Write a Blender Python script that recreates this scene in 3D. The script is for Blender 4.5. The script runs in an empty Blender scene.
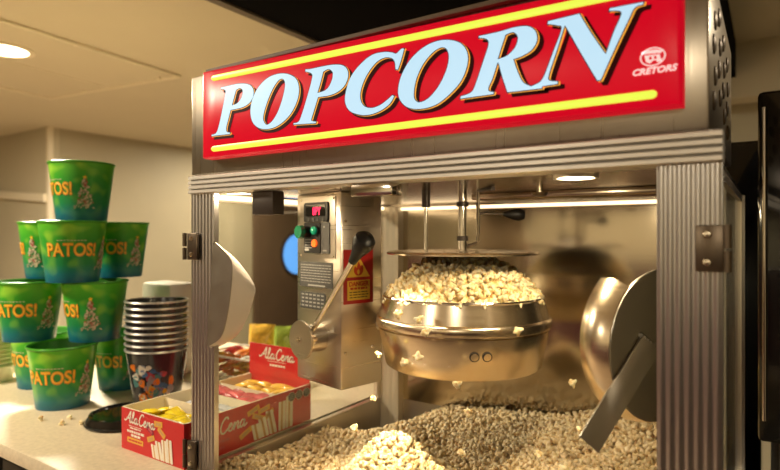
import bpy, bmesh, math, random
import numpy as np
from mathutils import Vector, Matrix, Euler, noise as mnoise

random.seed(7); np.random.seed(7)
PI = math.pi
SC = bpy.context.scene
COL = SC.collection
R_ = math.radians

# ------------------------------------------------------------------ materials
def nodes(m):
    m.use_nodes = True
    return m.node_tree, m.node_tree.nodes['Principled BSDF']

def mat(name, col, rough=.5, metal=0., emit=None, es=0., noise=None, bump=None, coat=0., spec=None, trans=0.):
    """noise = (scale, amount): gentle colour mottling; bump = (scale, strength)"""
    m = bpy.data.materials.new(name); nt, b = nodes(m)
    b.inputs['Base Color'].default_value = (*col, 1); b.inputs['Roughness'].default_value = rough
    b.inputs['Metallic'].default_value = metal; b.inputs['Coat Weight'].default_value = coat
    if trans: b.inputs['Transmission Weight'].default_value = trans
    if spec is not None: b.inputs['Specular IOR Level'].default_value = spec
    if emit: b.inputs['Emission Color'].default_value = (*emit, 1); b.inputs['Emission Strength'].default_value = es
    N, L = nt.nodes.new, nt.links.new
    tc = N('ShaderNodeTexCoord')
    if noise:
        n = N('ShaderNodeTexNoise'); n.inputs['Scale'].default_value = noise[0]; n.inputs['Detail'].default_value = 4
        L(tc.outputs['Object'], n.inputs['Vector'])
        r = N('ShaderNodeValToRGB'); a = noise[1]
        r.color_ramp.elements[0].position = .3; r.color_ramp.elements[1].position = .7
        r.color_ramp.elements[0].color = (*[max(0, c*(1-a)) for c in col], 1)
        r.color_ramp.elements[1].color = (*[min(1, c*(1+a)) for c in col], 1)
        L(n.outputs['Fac'], r.inputs[0]); L(r.outputs[0], b.inputs['Base Color'])
    if bump:
        n2 = N('ShaderNodeTexNoise'); n2.inputs['Scale'].default_value = bump[0]; n2.inputs['Detail'].default_value = 3
        L(tc.outputs['Object'], n2.inputs['Vector'])
        bp = N('ShaderNodeBump'); bp.inputs['Strength'].default_value = bump[1]; bp.inputs['Distance'].default_value = .002
        L(n2.outputs['Fac'], bp.inputs['Height']); L(bp.outputs[0], b.inputs['Normal'])
    return m

def steel(name, col, rough, stretch=(4, 4, 300), var=.08, bs=.08):
    m = bpy.data.materials.new(name); nt, b = nodes(m); N, L = nt.nodes.new, nt.links.new
    b.inputs['Base Color'].default_value = (*col, 1); b.inputs['Metallic'].default_value = 1
    tc = N('ShaderNodeTexCoord'); mp = N('ShaderNodeMapping'); mp.inputs['Scale'].default_value = stretch
    n = N('ShaderNodeTexNoise'); n.inputs['Scale'].default_value = 1; n.inputs['Detail'].default_value = 3
    L(tc.outputs['Object'], mp.inputs[0]); L(mp.outputs[0], n.inputs['Vector'])
    r = N('ShaderNodeMapRange'); r.inputs['To Min'].default_value = rough-var; r.inputs['To Max'].default_value = rough+var
    L(n.outputs['Fac'], r.inputs['Value']); L(r.outputs[0], b.inputs['Roughness'])
    if bs:
        bp = N('ShaderNodeBump'); bp.inputs['Strength'].default_value = bs; bp.inputs['Distance'].default_value = .0006
        L(n.outputs['Fac'], bp.inputs['Height']); L(bp.outputs[0], b.inputs['Normal'])
    return m

def glass(name, tint=(1, 1, 1), k=1.):
    m = bpy.data.materials.new(name); m.use_nodes = True; nt = m.node_tree; nt.nodes.clear(); N, L = nt.nodes.new, nt.links.new
    o = N('ShaderNodeOutputMaterial'); mx = N('ShaderNodeMixShader'); t = N('ShaderNodeBsdfTransparent'); g = N('ShaderNodeBsdfGlossy')
    t.inputs[0].default_value = (*tint, 1); g.inputs['Roughness'].default_value = .03
    lw = N('ShaderNodeLayerWeight'); lw.inputs['Blend'].default_value = .5
    f = N('ShaderNodeMath'); f.operation = 'POWER'; f.inputs[1].default_value = 5; L(lw.outputs['Facing'], f.inputs[0])
    mu = N('ShaderNodeMath'); mu.operation = 'MULTIPLY_ADD'; mu.inputs[1].default_value = .8*k; mu.inputs[2].default_value = .04*k
    L(f.outputs[0], mu.inputs[0]); L(mu.outputs[0], mx.inputs[0]); L(t.outputs[0], mx.inputs[1]); L(g.outputs[0], mx.inputs[2]); L(mx.outputs[0], o.inputs[0])
    return m

M = {}
M['alu'] = steel('ribbed_aluminium', (.56, .54, .52), .28, (60, 60, 3), .012, 0)
M['alu_dark'] = steel('bronzed_aluminium', (.36, .31, .28), .36, (60, 60, 3))
M['header'] = steel('header_aluminium', (.80, .74, .64), .36, (3, 60, 60), .04, 0)
M['housing'] = steel('housing_steel', (.46, .41, .34), .30, (300, 4, 4))
M['mirror'] = steel('polished_back_steel', (.60, .53, .42), .13, (3, 3, 220), .04, .03)
M['roofsteel'] = steel('cabinet_roof_steel', (.62, .54, .43), .2, (3, 200, 3), .05, .03)
M['kettle'] = steel('spun_kettle_steel', (.78, .66, .48), .24, (4, 4, 500), .06, .05)
M['box'] = steel('control_box_steel', (.66, .60, .52), .30, (4, 4, 300))
M['chrome'] = mat('chrome', (.78, .73, .66), .12, 1)
M['sheet'] = mat('scoop_sheet_satin', (.88, .84, .80), .38, .45)
M['sheet_dark'] = steel('scoop_plate_steel', (.42, .39, .33), .38, (40, 40, 40), .06)
M['base'] = steel('base_steel', (.5, .46, .4), .4)
M['black'] = mat('black_plastic', (.008, .0075, .0075), .36, spec=.3)
M['blackmatte'] = mat('black_matte', (.018, .016, .015), .6)
M['blackgloss'] = mat('black_gloss', (.006, .006, .006), .12, coat=.5)
M['bracket'] = mat('dark_bracket', (.07, .055, .045), .45, .6)
M['trimalu'] = mat('satin_trim_aluminium', (.80, .77, .71), .38, .55)
M['satin'] = mat('satin_post', (.66, .58, .45), .35, .35)
M['hinge'] = mat('hinge_bronze', (.16, .125, .09), .35, .9)
M['screw'] = mat('screw_steel', (.7, .62, .48), .25, 1)
M['glass'] = glass('clear_glass', (.97, .98, .95))
M['plasticclear'] = glass('clear_tub', (.93, .93, .9), 1.3)
M['red'] = mat('sign_red', (.42, .002, .010), .3, emit=(.9, .0, .022), es=.34, spec=.25)
M['letter'] = mat('sign_letter_glow', (.25, .36, .42), .3, emit=(.43, .66, .84), es=.66)
M['navy'] = mat('sign_navy', (.02, .02, .10), .35)
M['amber'] = mat('sign_amber', (.95, .42, .05), .35, emit=(1, .42, .04), es=.45)
M['signshadow'] = mat('sign_dark_red', (.045, .002, .004), .5, spec=.1)
M['stripe'] = mat('sign_stripe_glow', (.35, .40, .03), .3, emit=(.56, .66, .06), es=.84)
M['logowhite'] = mat('sign_logo_white', (.9, .75, .75), .4, emit=(1, .70, .72), es=.40)
M['lamp'] = mat('lamp_glow', (1, .9, .7), .4, emit=(1, .80, .50), es=9)
M['led'] = mat('led_strip_glow', (1, .88, .62), .4, emit=(1, .76, .46), es=1.5)
M['panelblack'] = mat('panel_black', (.02, .02, .02), .3)
M['panelgrey'] = mat('label_charcoal', (.045, .043, .04), .55)
M['ink'] = mat('label_print', (.30, .29, .27), .5)
M['green'] = mat('switch_green', (.01, .10, .05), .25, coat=.4)
M['green2'] = mat('pilot_green', (.0, .22, .12), .2, emit=(0, .5, .25), es=.12, coat=.4)
M['orange'] = mat('rocker_orange', (.9, .14, .02), .3, emit=(1, .14, .02), es=.5)
M['digit'] = mat('display_red', (.9, .0, .08), .4, emit=(1, .012, .07), es=1.3)
M['dred'] = mat('danger_red', (.42, .012, .012), .4)
M['dyel'] = mat('danger_yellow', (.80, .50, .05), .45)
M['dflame'] = mat('danger_flame', (.55, .05, .01), .45)
M['dink'] = mat('danger_ink', (.05, .01, .005), .5)
M['counter'] = mat('counter_laminate', (.60, .51, .36), .35, noise=(90, .10))
M['wall'] = mat('wall_paint', (.54, .485, .34), .8, noise=(1.5, .03), bump=(60, .1))
M['wallB'] = mat('wall_tile', (.42, .37, .25), .6, noise=(2, .04))
M['brownwall'] = mat('brown_wall', (.13, .085, .05), .6, noise=(3, .08))
M['door'] = mat('brown_door', (.11, .07, .042), .45, noise=(3, .1))
M['ceil'] = mat('ceiling_paint', (.64, .57, .41), .85, noise=(2, .02))
M['trimcream'] = mat('cream_trim', (.80, .72, .54), .6)
M['hood'] = mat('black_hood', (.004, .0035, .0035), .9, spec=.05)
M['hoodedge'] = mat('hood_edge', (.16, .125, .085), .6)
M['floor'] = mat('floor_tile', (.36, .28, .20), .4, noise=(3, .15))
M['burgundy'] = mat('burgundy_panel', (.05, .006, .009), .5)
M['cab'] = mat('dark_cabinet', (.03, .026, .022), .5)
M['bluewin'] = mat('blue_window', (.1, .35, .8), .3, emit=(.10, .33, .85), es=.75)
M['cardred'] = mat('carton_red', (.60, .018, .022), .42, noise=(9, .05))
M['cardin'] = mat('carton_inside', (.80, .70, .50), .7)
M['cream'] = mat('print_cream', (.92, .86, .74), .5)
M['gold'] = mat('print_gold', (.78, .42, .06), .45)
M['tan'] = mat('print_tan', (.62, .36, .14), .5)
M['maroon'] = mat('print_maroon', (.25, .01, .05), .5)
M['seal'] = mat('print_black', (.02, .02, .02), .5)
M['rim'] = mat('cup_rim_silver', (.62, .6, .56), .3, .7)
M['cup'] = mat('black_cup', (.012, .012, .016), .25, coat=.3)
M['beige'] = mat('beige_plastic', (.78, .68, .46), .4)
M['pale'] = mat('pale_plastic', (.55, .52, .45), .35)
for nme, c, r in (('c_yel', (.85, .62, .02), .25), ('c_red', (.55, .03, .04), .25), ('c_org', (.85, .24, .03), .25), ('c_sil', (.60, .62, .66), .25), ('c_grn', (.30, .42, .06), .3), ('c_gold', (.75, .45, .06), .25), ('c_white', (.8, .76, .68), .35), ('c_pink', (.65, .12, .14), .25)):
    M[nme] = mat(nme, c, r, noise=(55, .25), bump=(70, .5))

def popcorn_mat(name, a, b, hull, scale=95, lo=.30):
    m = bpy.data.materials.new(name); nt, p = nodes(m); N, L = nt.nodes.new, nt.links.new
    tc = N('ShaderNodeTexCoord'); n = N('ShaderNodeTexNoise'); n.inputs['Scale'].default_value = scale; n.inputs['Detail'].default_value = 2
    L(tc.outputs['Object'], n.inputs['Vector']); r = N('ShaderNodeValToRGB')
    e = r.color_ramp.elements; e[0].position = lo; e[0].color = (*hull, 1); e[1].position = .62; e[1].color = (*a, 1)
    e.new(.42).color = (*b, 1)
    L(n.outputs['Fac'], r.inputs[0]); L(r.outputs[0], p.inputs['Base Color'])
    p.inputs['Roughness'].default_value = .75
    p.inputs['Subsurface Weight'].default_value = .12; p.inputs['Subsurface Radius'].default_value = (.006, .004, .002); p.inputs['Subsurface Scale'].default_value = 1
    return m
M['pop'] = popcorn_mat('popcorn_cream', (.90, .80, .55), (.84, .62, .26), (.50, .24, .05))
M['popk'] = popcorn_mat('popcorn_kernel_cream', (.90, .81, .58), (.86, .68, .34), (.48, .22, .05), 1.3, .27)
M['popbed_shaded'] = popcorn_mat('popcorn_bed', (.74, .60, .39), (.66, .50, .27), (.44, .26, .10))  # same popcorn, colour darkened to stand in for the dimmer light in the bin

def bucket_mat():
    m = bpy.data.materials.new('bucket_green_print'); nt, p = nodes(m); N, L = nt.nodes.new, nt.links.new
    tc = N('ShaderNodeTexCoord'); s = N('ShaderNodeSeparateXYZ'); L(tc.outputs['Object'], s.inputs[0])
    mr = N('ShaderNodeMapRange'); mr.inputs['From Max'].default_value = .184; L(s.outputs['Z'], mr.inputs['Value'])
    r = N('ShaderNodeValToRGB'); e = r.color_ramp.elements
    e[0].position = .0; e[0].color = (.008, .10, .17, 1); e[1].position = 1; e[1].color = (.13, .52, .025, 1)
    e.new(.14).color = (.010, .17, .19, 1); e.new(.30).color = (.014, .24, .07, 1); e.new(.7).color = (.035, .34, .025, 1)
    L(mr.outputs[0], r.inputs[0])
    n = N('ShaderNodeTexNoise'); n.inputs['Scale'].default_value = 26; n.inputs['Detail'].default_value = 0; L(tc.outputs['Object'], n.inputs['Vector'])
    r2 = N('ShaderNodeValToRGB'); r2.color_ramp.elements[0].position = .55; r2.color_ramp.elements[1].position = .75
    L(n.outputs['Fac'], r2.inputs[0])
    mul = N('ShaderNodeMath'); mul.operation = 'MULTIPLY'; L(r2.outputs[0], mul.inputs[0]); L(mr.outputs[0], mul.inputs[1])
    mx = N('ShaderNodeMixRGB'); mx.inputs[2].default_value = (.30, .62, .05, 1); L(mul.outputs[0], mx.inputs[0]); L(r.outputs[0], mx.inputs[1])
    L(mx.outputs[0], p.inputs['Base Color']); p.inputs['Roughness'].default_value = .3
    return m
M['bucket'] = bucket_mat()
M['bucketrim'] = mat('bucket_green_rim', (.06, .32, .02), .3)
M['bucketin'] = mat('bucket_inside', (.05, .24, .03), .45)
M['lettero'] = mat('title_orange', (.95, .30, .03), .35)
M['lettery'] = mat('title_yellow', (.95, .62, .05), .35)
M['treec'] = mat('tree_cream', (.62, .52, .36), .5)
M['treer'] = mat('tree_red', (.40, .07, .05), .5)
M['treeg'] = mat('tree_grey', (.35, .30, .22), .5)
M['pblue'] = mat('art_blue', (.10, .22, .42), .4); M['pteal'] = mat('art_teal', (.12, .35, .33), .4); M['pgrey'] = mat('art_grey', (.42, .42, .45), .4)

# ------------------------------------------------------------------ mesh building
class MB:
    def __init__(s): s.bm = bmesh.new(); s.mats = []
    def mi(s, m):
        if m not in s.mats: s.mats.append(m)
        return s.mats.index(m)
    def add(s, verts, faces, m, f=None):
        k = s.mi(m); vs = [s.bm.verts.new(f(v) if f else v) for v in verts]
        for fa in faces:
            try: q = s.bm.faces.new([vs[i] for i in fa]); q.material_index = k
            except ValueError: pass
        return vs
    def box(s, lo, hi, m, bev=0., T=None):
        (a, b, c), (d, e, g) = lo, hi
        P = [(a, b, c), (d, b, c), (d, e, c), (a, e, c), (a, b, g), (d, b, g), (d, e, g), (a, e, g)]
        n0 = len(s.bm.verts)
        vs = s.add([T @ Vector(p) for p in P] if T else P, [(0, 3, 2, 1), (4, 5, 6, 7), (0, 1, 5, 4), (1, 2, 6, 5), (2, 3, 7, 6), (3, 0, 4, 7)], m)
        if bev:
            es = list({ed for v in vs for ed in v.link_edges})
            r = bmesh.ops.bevel(s.bm, geom=es, offset=bev, segments=2, affect='EDGES', profile=.5)
            k = s.mi(m)
            for f in r['faces']: f.material_index = k
        return s
    def cyl(s, p0, p1, r0, m, r1=None, seg=24):
        r1 = r0 if r1 is None else r1; p0 = Vector(p0); p1 = Vector(p1); d = (p1-p0).normalized()
        a = d.orthogonal().normalized(); b = d.cross(a)
        V = []
        for p, r in ((p0, r0), (p1, r1)):
            for i in range(seg): t = 2*PI*i/seg; V.append(p+(a*math.cos(t)+b*math.sin(t))*r)
        F = [(i, (i+1) % seg, seg+(i+1) % seg, seg+i) for i in range(seg)] + [tuple(range(seg))[::-1], tuple(range(seg, 2*seg))]
        s.add(V, F, m); return s
    def lathe(s, prof, m, c=(0, 0, 0), seg=48, T=None, close=False, a0=0., a1=2*PI):
        full = abs(a1-a0-2*PI) < 1e-6; n = seg if full else seg+1
        V = []
        for r, z in prof:
            for i in range(n):
                t = a0+(a1-a0)*i/seg; v = Vector((r*math.cos(t), r*math.sin(t), z)); V.append((T @ v if T else v)+Vector(c))
        F = []
        for j in range(len(prof)-1):
            for i in range(seg): F.append((j*n+i, j*n+(i+1) % n, (j+1)*n+(i+1) % n, (j+1)*n+i))
        s.add(V, F, m); return s
    def tube(s, pts, r, m, seg=10, rr=None):
        pts = [Vector(p) for p in pts]; V = []; n = len(pts); pa = None
        for j, p in enumerate(pts):
            d = (pts[min(j+1, n-1)]-pts[max(j-1, 0)]).normalized()
            if pa is None: a = d.orthogonal().normalized()
            else: a = (pa-d*pa.dot(d)).normalized()
            pa = a; b = d.cross(a); q = rr[j] if rr else r
            for i in range(seg): t = 2*PI*i/seg; V.append(p+(a*math.cos(t)+b*math.sin(t))*q)
        F = [(j*seg+i, j*seg+(i+1) % seg, (j+1)*seg+(i+1) % seg, (j+1)*seg+i) for j in range(n-1) for i in range(seg)]
        F += [tuple(range(seg))[::-1], tuple(range((n-1)*seg, n*seg))]
        s.add(V, F, m); return s
    def prism(s, prof, axis, a, b, m):
        """closed 2D profile extruded from a to b along axis ('X': prof=(y,z), 'Z': prof=(x,y), 'Y': prof=(x,z))"""
        mk = {'X': lambda p, t: (t, p[0], p[1]), 'Z': lambda p, t: (p[0], p[1], t), 'Y': lambda p, t: (p[0], t, p[1])}[axis]
        n = len(prof); V = [mk(p, a) for p in prof]+[mk(p, b) for p in prof]
        s.add(V, [(i, (i+1) % n, n+(i+1) % n, n+i) for i in range(n)]+[tuple(range(n))[::-1], tuple(range(n, 2*n))], m); return s
    def sheet(s, rows, m, th=.0015):
        """grid of points turned into a sheet of real thickness"""
        rows = [[Vector(p) for p in r] for r in rows]; nr, nc = len(rows), len(rows[0]); N = []
        for i in range(nr):
            for j in range(nc):
                du = rows[min(i+1, nr-1)][j]-rows[max(i-1, 0)][j]; dv = rows[i][min(j+1, nc-1)]-rows[i][max(j-1, 0)]
                n = du.cross(dv); N.append(n.normalized() if n.length > 1e-9 else Vector((0, 0, 1)))
        P = [p for r in rows for p in r]; V = [p+n*th/2 for p, n in zip(P, N)]+[p-n*th/2 for p, n in zip(P, N)]; k = nr*nc
        F = []
        for i in range(nr-1):
            for j in range(nc-1):
                q = (i*nc+j, i*nc+j+1, (i+1)*nc+j+1, (i+1)*nc+j); F += [q, tuple(x+k for x in q[::-1])]
        ring = [j for j in range(nc)]+[i*nc+nc-1 for i in range(1, nr)]+[(nr-1)*nc+j for j in range(nc-2, -1, -1)]+[i*nc for i in range(nr-2, 0, -1)]
        for a, b in zip(ring, ring[1:]+ring[:1]): F.append((b, a, a+k, b+k))
        s.add(V, F, m); return s
    def geo(s, g, m, f=None): s.add(g[0], g[1], m, f); return s
    def build(s, name, parent=None, smooth=35, fixn=True):
        if fixn: bmesh.ops.recalc_face_normals(s.bm, faces=s.bm.faces[:])
        me = bpy.data.meshes.new(name)
        if parent is not None:
            w = wloc(parent)
            if w.length: bmesh.ops.translate(s.bm, verts=s.bm.verts[:], vec=-w)
        s.bm.to_mesh(me); s.bm.free()
        for m in s.mats: me.materials.append(m)
        if smooth: me.shade_smooth(); me.set_sharp_from_angle(angle=R_(smooth))
        o = bpy.data.objects.new(name, me); COL.objects.link(o)
        if parent is not None: o.parent = parent
        return o

def wloc(o):
    v = Vector((0, 0, 0))
    while o is not None: v += o.location; o = o.parent
    return v
def tag(o, label, cat, group=None, kind=None):
    o['label'] = label; o['category'] = cat
    if group: o['group'] = group
    if kind: o['kind'] = kind
    return o
def empty(name, loc, label, cat, group=None):
    o = bpy.data.objects.new(name, None); o.location = loc; o.empty_display_size = .05; COL.objects.link(o); return tag(o, label, cat, group)
def struct(o): o['kind'] = 'structure'; return o
def copy_tree(o, parent=None):
    c = o.copy(); COL.objects.link(c)
    if parent is not None: c.parent = parent
    for ch in list(o.children): copy_tree(ch, c)
    return c

def curve_geo(contours, ext=0., size=None, text=None, offset=0., align='LEFT', shear=0.):
    """filled 2D outline (or built-in-font text) -> (verts, faces)"""
    if text is not None:
        cu = bpy.data.curves.new('t', 'FONT'); cu.body = text; cu.size = size; cu.align_x = align; cu.offset = offset; cu.shear = shear
        cu.resolution_u = 4
    else:
        cu = bpy.data.curves.new('t', 'CURVE'); cu.dimensions = '2D'; cu.fill_mode = 'BOTH' if ext else 'FRONT'
        for c in contours:
            sp = cu.splines.new('POLY'); sp.points.add(len(c)-1); sp.use_cyclic_u = True
            for p, q in zip(sp.points, c): p.co = (q[0], q[1], 0, 1)
    cu.extrude = ext
    o = bpy.data.objects.new('t', cu); COL.objects.link(o); dg = bpy.context.evaluated_depsgraph_get()
    me = o.evaluated_get(dg).to_mesh(); V = [tuple(v.co) for v in me.vertices]; F = [tuple(p.vertices) for p in me.polygons]
    o.evaluated_get(dg).to_mesh_clear(); bpy.data.objects.remove(o); bpy.data.curves.remove(cu)
    return V, F
def text(s, size, ext=.0003, offset=0., align='LEFT', shear=0.): return curve_geo(None, ext, size, s, offset, align, shear)
def frame(O, ex, ey=(0, 0, 1)):
    O = Vector(O); ex = Vector(ex).normalized(); ey = Vector(ey).normalized(); n = ex.cross(ey)
    return lambda v: O+ex*v[0]+ey*v[1]+n*v[2]
def rect(x0, y0, x1, y1, z0, z1):
    return ([(x0, y0, z0), (x1, y0, z0), (x1, y1, z0), (x0, y1, z0), (x0, y0, z1), (x1, y0, z1), (x1, y1, z1), (x0, y1, z1)], [(0, 3, 2, 1), (4, 5, 6, 7), (0, 1, 5, 4), (1, 2, 6, 5), (2, 3, 7, 6), (3, 0, 4, 7)])
def rrect(x0, y0, x1, y1, r, n=5):
    out = []
    for cx, cy, a in ((x1-r, y1-r, 0), (x0+r, y1-r, 90), (x0+r, y0+r, 180), (x1-r, y0+r, 270)):
        for i in range(n+1): t = R_(a+90*i/n); out.append((cx+r*math.cos(t), cy+r*math.sin(t)))
    return out
def plate(c, z0, z1):
    """solid plate from one closed outline (convex or filled polygon)"""
    V, F = curve_geo([c], (z1-z0)/2); return [(v[0], v[1], v[2]+(z0+z1)/2) for v in V], F
def plates(cs, z0, z1):
    V, F = curve_geo(cs, (z1-z0)/2); return [(v[0], v[1], v[2]+(z0+z1)/2) for v in V], F
def circle(cx, cy, rx, ry=None, n=32): ry = rx if ry is None else ry; return [(cx+rx*math.cos(2*PI*i/n), cy+ry*math.sin(2*PI*i/n)) for i in range(n)]
def catmull(pts, closed=False, n=6):
    """points (x,y) smooth, (x,y,1) corner"""
    P = [(p[0], p[1]) for p in pts]; C = [len(p) > 2 for p in pts]; N = len(P); out = []
    rng = range(N) if closed else range(N-1)
    for i in rng:
        p1, p2 = P[i], P[(i+1) % N]; c1, c2 = C[i], C[(i+1) % N]
        p0 = P[(i-1) % N] if (closed or i > 0) else p1; p3 = P[(i+2) % N] if (closed or i < N-2) else p2
        if c1: p0 = p1
        if c2: p3 = p2
        if c1 and c2: out.append(p1); continue
        for k in range(n):
            t = k/n; q = []
            for a in (0, 1): q.append(.5*(2*p1[a]+(-p0[a]+p2[a])*t+(2*p0[a]-5*p1[a]+4*p2[a]-p3[a])*t*t+(-p0[a]+3*p1[a]-3*p2[a]+p3[a])*t**3))
            out.append(tuple(q))
    if not closed: out.append(P[-1])
    return out
def area(c): return sum(a[0]*b[1]-b[0]*a[1] for a, b in zip(c, c[1:]+c[:1]))/2
def offset_poly(c, d):
    """push a closed outline outwards by d (its own orientation)"""
    s = 1 if area(c) > 0 else -1; n = len(c); out = []
    for i in range(n):
        a, b, e = c[i-1], c[i], c[(i+1) % n]
        t1 = Vector((b[0]-a[0], b[1]-a[1])); t2 = Vector((e[0]-b[0], e[1]-b[1]))
        if t1.length < 1e-9 or t2.length < 1e-9: out.append(b); continue
        t1.normalize(); t2.normalize(); nn = Vector((t1.y+t2.y, -t1.x-t2.x))
        if nn.length < 1e-6: out.append(b); continue
        nn.normalize(); k = max(.55, nn.dot(Vector((t1.y, -t1.x)))); out.append((b[0]+s*nn.x*d/k, b[1]+s*nn.y*d/k))
    return out
def ribbon(pts, w, z=0., th=.0004):
    V, F = [], []; n = len(pts)
    for i, p in enumerate(pts):
        a, b = pts[max(i-1, 0)], pts[min(i+1, n-1)]; t = Vector((b[0]-a[0], b[1]-a[1])); t.normalize(); q = Vector((-t.y, t.x))*w/2
        V += [(p[0]+q.x, p[1]+q.y, z), (p[0]-q.x, p[1]-q.y, z), (p[0]+q.x, p[1]+q.y, z+th), (p[0]-q.x, p[1]-q.y, z+th)]
    for i in range(n-1):
        a, b = 4*i, 4*i+4; F += [(a+2, a+3, b+3, b+2), (a, a+2, b+2, b), (a+3, a+1, b+1, b+3)]
    F += [(0, 1, 3, 2), (4*n-4, 4*n-2, 4*n-1, 4*n-3)]
    return V, F

# ------------------------------------------------------------------ the room (camera height is z = 0; the floor lies 1.42 m below)
FL, CE, CT = -1.42, .98, -.51
def slab(name, lo, hi, m): return struct(MB().box(lo, hi, m).build(name, smooth=0))
slab('floor', (-8.2, -5.2, FL-.1), (3.7, 6.7, FL), M['floor'])
slab('ceiling', (-8.2, -5.2, CE), (3.7, 6.7, CE+.1), M['ceil'])
slab('wall_left', (-5.1, 1.9, FL), (-4.9, 6.6, CE), M['wallB'])
slab('wall_left_return', (-8.1, 1.8, FL), (-4.9, 1.9, CE), M['wall'])
slab('wall_far_left', (-8.2, -5.1, FL), (-8.1, 1.8, CE), M['wall'])
slab('wall_back', (-4.9, 6.5, FL), (3.6, 6.6, CE), M['brownwall'])
slab('wall_back_right', (.1, 2.8, FL), (3.6, 2.9, CE), M['wallB'])
slab('wall_right', (3.6, -5.1, FL), (3.7, 6.6, CE), M['wall'])
slab('wall_front', (-8.1, -5.2, FL), (3.6, -5.1, CE), M['wall'])
slab('trim_1', (-4.9, 1.785, CE-.9), (-4.86, 1.83, CE), M['trimcream'])                  # bright edge strip on the wall corner
t = MB(); t.prism([(-8.1, .60), (-4.9, .37), (-4.9, .30), (-8.1, .53)], 'Y', 1.76, 1.8, M['trimcream']); struct(t.build('trim_2', smooth=0))
slab('trim_3', (.1, 2.62, .70), (3.6, 2.8, CE), M['ceil'])                               # soffit over the right-hand wall
# ceiling access panel with its cream frame
P = [(-2.463, 1.413), (-3.711, 1.251), (-3.55, .22), (-2.349, .385)]
t = MB(); t.add([(x, y, CE-.002) for x, y in P]+[(x, y, CE-.006) for x, y in P], [(0, 1, 2, 3), (4, 7, 6, 5), (0, 4, 5, 1), (1, 5, 6, 2), (2, 6, 7, 3), (3, 7, 4, 0)], M['ceil'])
struct(t.build('trim_4', smooth=0))
t = MB()
for a, b in ((0, 1), (1, 2), (2, 3), (3, 0)): t.tube([(P[a][0], P[a][1], CE-.008), (P[b][0], P[b][1], CE-.008)], .010, M['trimcream'], 6)
t.tube([(-3.087, 1.33, CE-.007), (-2.95, .30, CE-.007)], .003, M['trimcream'], 5)
for x, y in ((-2.6, 1.36), (-3.3, 1.27), (-2.40, .75), (-2.43, 1.1)): t.cyl((x, y, CE-.016), (x, y, CE-.004), .013, M['trimcream'], seg=10)
struct(t.build('trim_5'))
# black overhead hood with its bronze lower edge
t = MB(); t.box((-1.0, -.15, .80), (.40, 2.6, CE), M['hood']); struct(t.build('trim_6', smooth=0))
t = MB(); t.box((-1.035, -.15, .79), (-1.0, 2.6, CE), M['hoodedge']); struct(t.build('trim_7', smooth=0))
# brown door with a round blue window on the left wall
d = struct(MB().box((-4.905, 4.25, FL), (-4.86, 5.9, .72), M['door'], .005).build('door_1'))
w = MB(); w.cyl((-4.87, 5.0, -.26), (-4.845, 5.0, -.26), .27, M['bluewin'], seg=40); w.build('window_pane', d)
w = MB(); w.lathe([(.27, 0), (.27, .03), (.30, .03), (.30, 0)], M['bracket'], T=Matrix.Rotation(PI/2, 4, 'Y'), c=(-4.86, 5.0, -.26)); w.build('window_ring', d)
# burgundy block added behind the camera for its dark red reflection in the posts
t = MB().box((-3.2, -2.9, FL), (3.2, -2.3, -.22), M['burgundy'], .01); tag(t.build('reflection_block'), 'low burgundy block added across the aisle to reflect in the machine posts', 'counter')

# ------------------------------------------------------------------ worktop and its cabinet, left of the machine
t = MB(); t.prism([(-.150, CT-.012), (-.147, CT-.003), (-.138, CT), (1.05, CT), (1.05, CT-.04), (-.138, CT-.04), (-.148, CT-.034), (-.150, CT-.026)], 'X', -2.3, -.505, M['counter'])
tag(t.build('worktop'), 'speckled beige laminate worktop holding the green buckets and candy cartons', 'counter')
e = empty('base_cabinet', (-1.4, .45, FL), 'dark base cabinet under the beige worktop', 'cabinet')
MB().box((-2.28, -.09, FL), (-.51, 1.03, CT-.041), M['cab']).build('body', e)
for x0 in (-2.27, -1.69, -1.11):
    d = MB().box((x0, -.11, FL+.1), (x0+.56, -.091, CT-.07), M['cab'], .004).build('door', e)
    MB().cyl((x0+.49, -.135, CT-.13), (x0+.49, -.111, CT-.13), .018, M['screw']).build('knob', d)

# ------------------------------------------------------------------ the popcorn machine
mach = empty('popcorn_machine', (0, .37, FL), 'large steel popcorn machine with lit red POPCORN sign and glass sides', 'popcorn machine')
MB().box((-.485, .015, FL), (.485, .735, -.72), M['base'], .006).build('pedestal', mach)
t = MB()                                                                                 # bin skirts round the popcorn bed
t.box((-.5, .0, -.72), (.5, .02, -.525), M['base']); t.box((-.5, .02, -.72), (-.48, .75, -.515), M['base'])
t.box((.48, .02, -.72), (.5, .75, -.515), M['base']); t.box((-.48, .735, -.72), (.48, .75, -.515), M['base']); t.box((-.48, .02, -.73), (.48, .735, -.72), M['base'])
t.build('bin', mach)
def ribbed_post(x0, x1, y0, y1, z0, z1, n, m):
    pr = [(x1, y1), (x0, y1), (x0, y0)]; w = (x1-x0)/n
    for i in range(n):
        a = x0+i*w
        pr += [(a+w*k/8, y0-.0007*(1-math.cos(2*PI*k/8))) for k in range(8)]
    pr += [(x1, y0)]
    return MB().prism(pr, 'Z', z0, z1, m)
pl = ribbed_post(-.492, -.418, .004, .016, -.525, .088, 7, M['alu']).build('corner_post', mach)
pr = ribbed_post(.428, .500, .004, .016, -.525, .088, 7, M['alu']).build('corner_post', mach)
ribbed_post(-.5, -.415, .705, .735, -.72, .088, 4, M['satin']).build('rear_post', mach)
MB().box((.43, .70, -.72), (.5, .735, .088), M['alu']).build('rear_post', mach)
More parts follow.
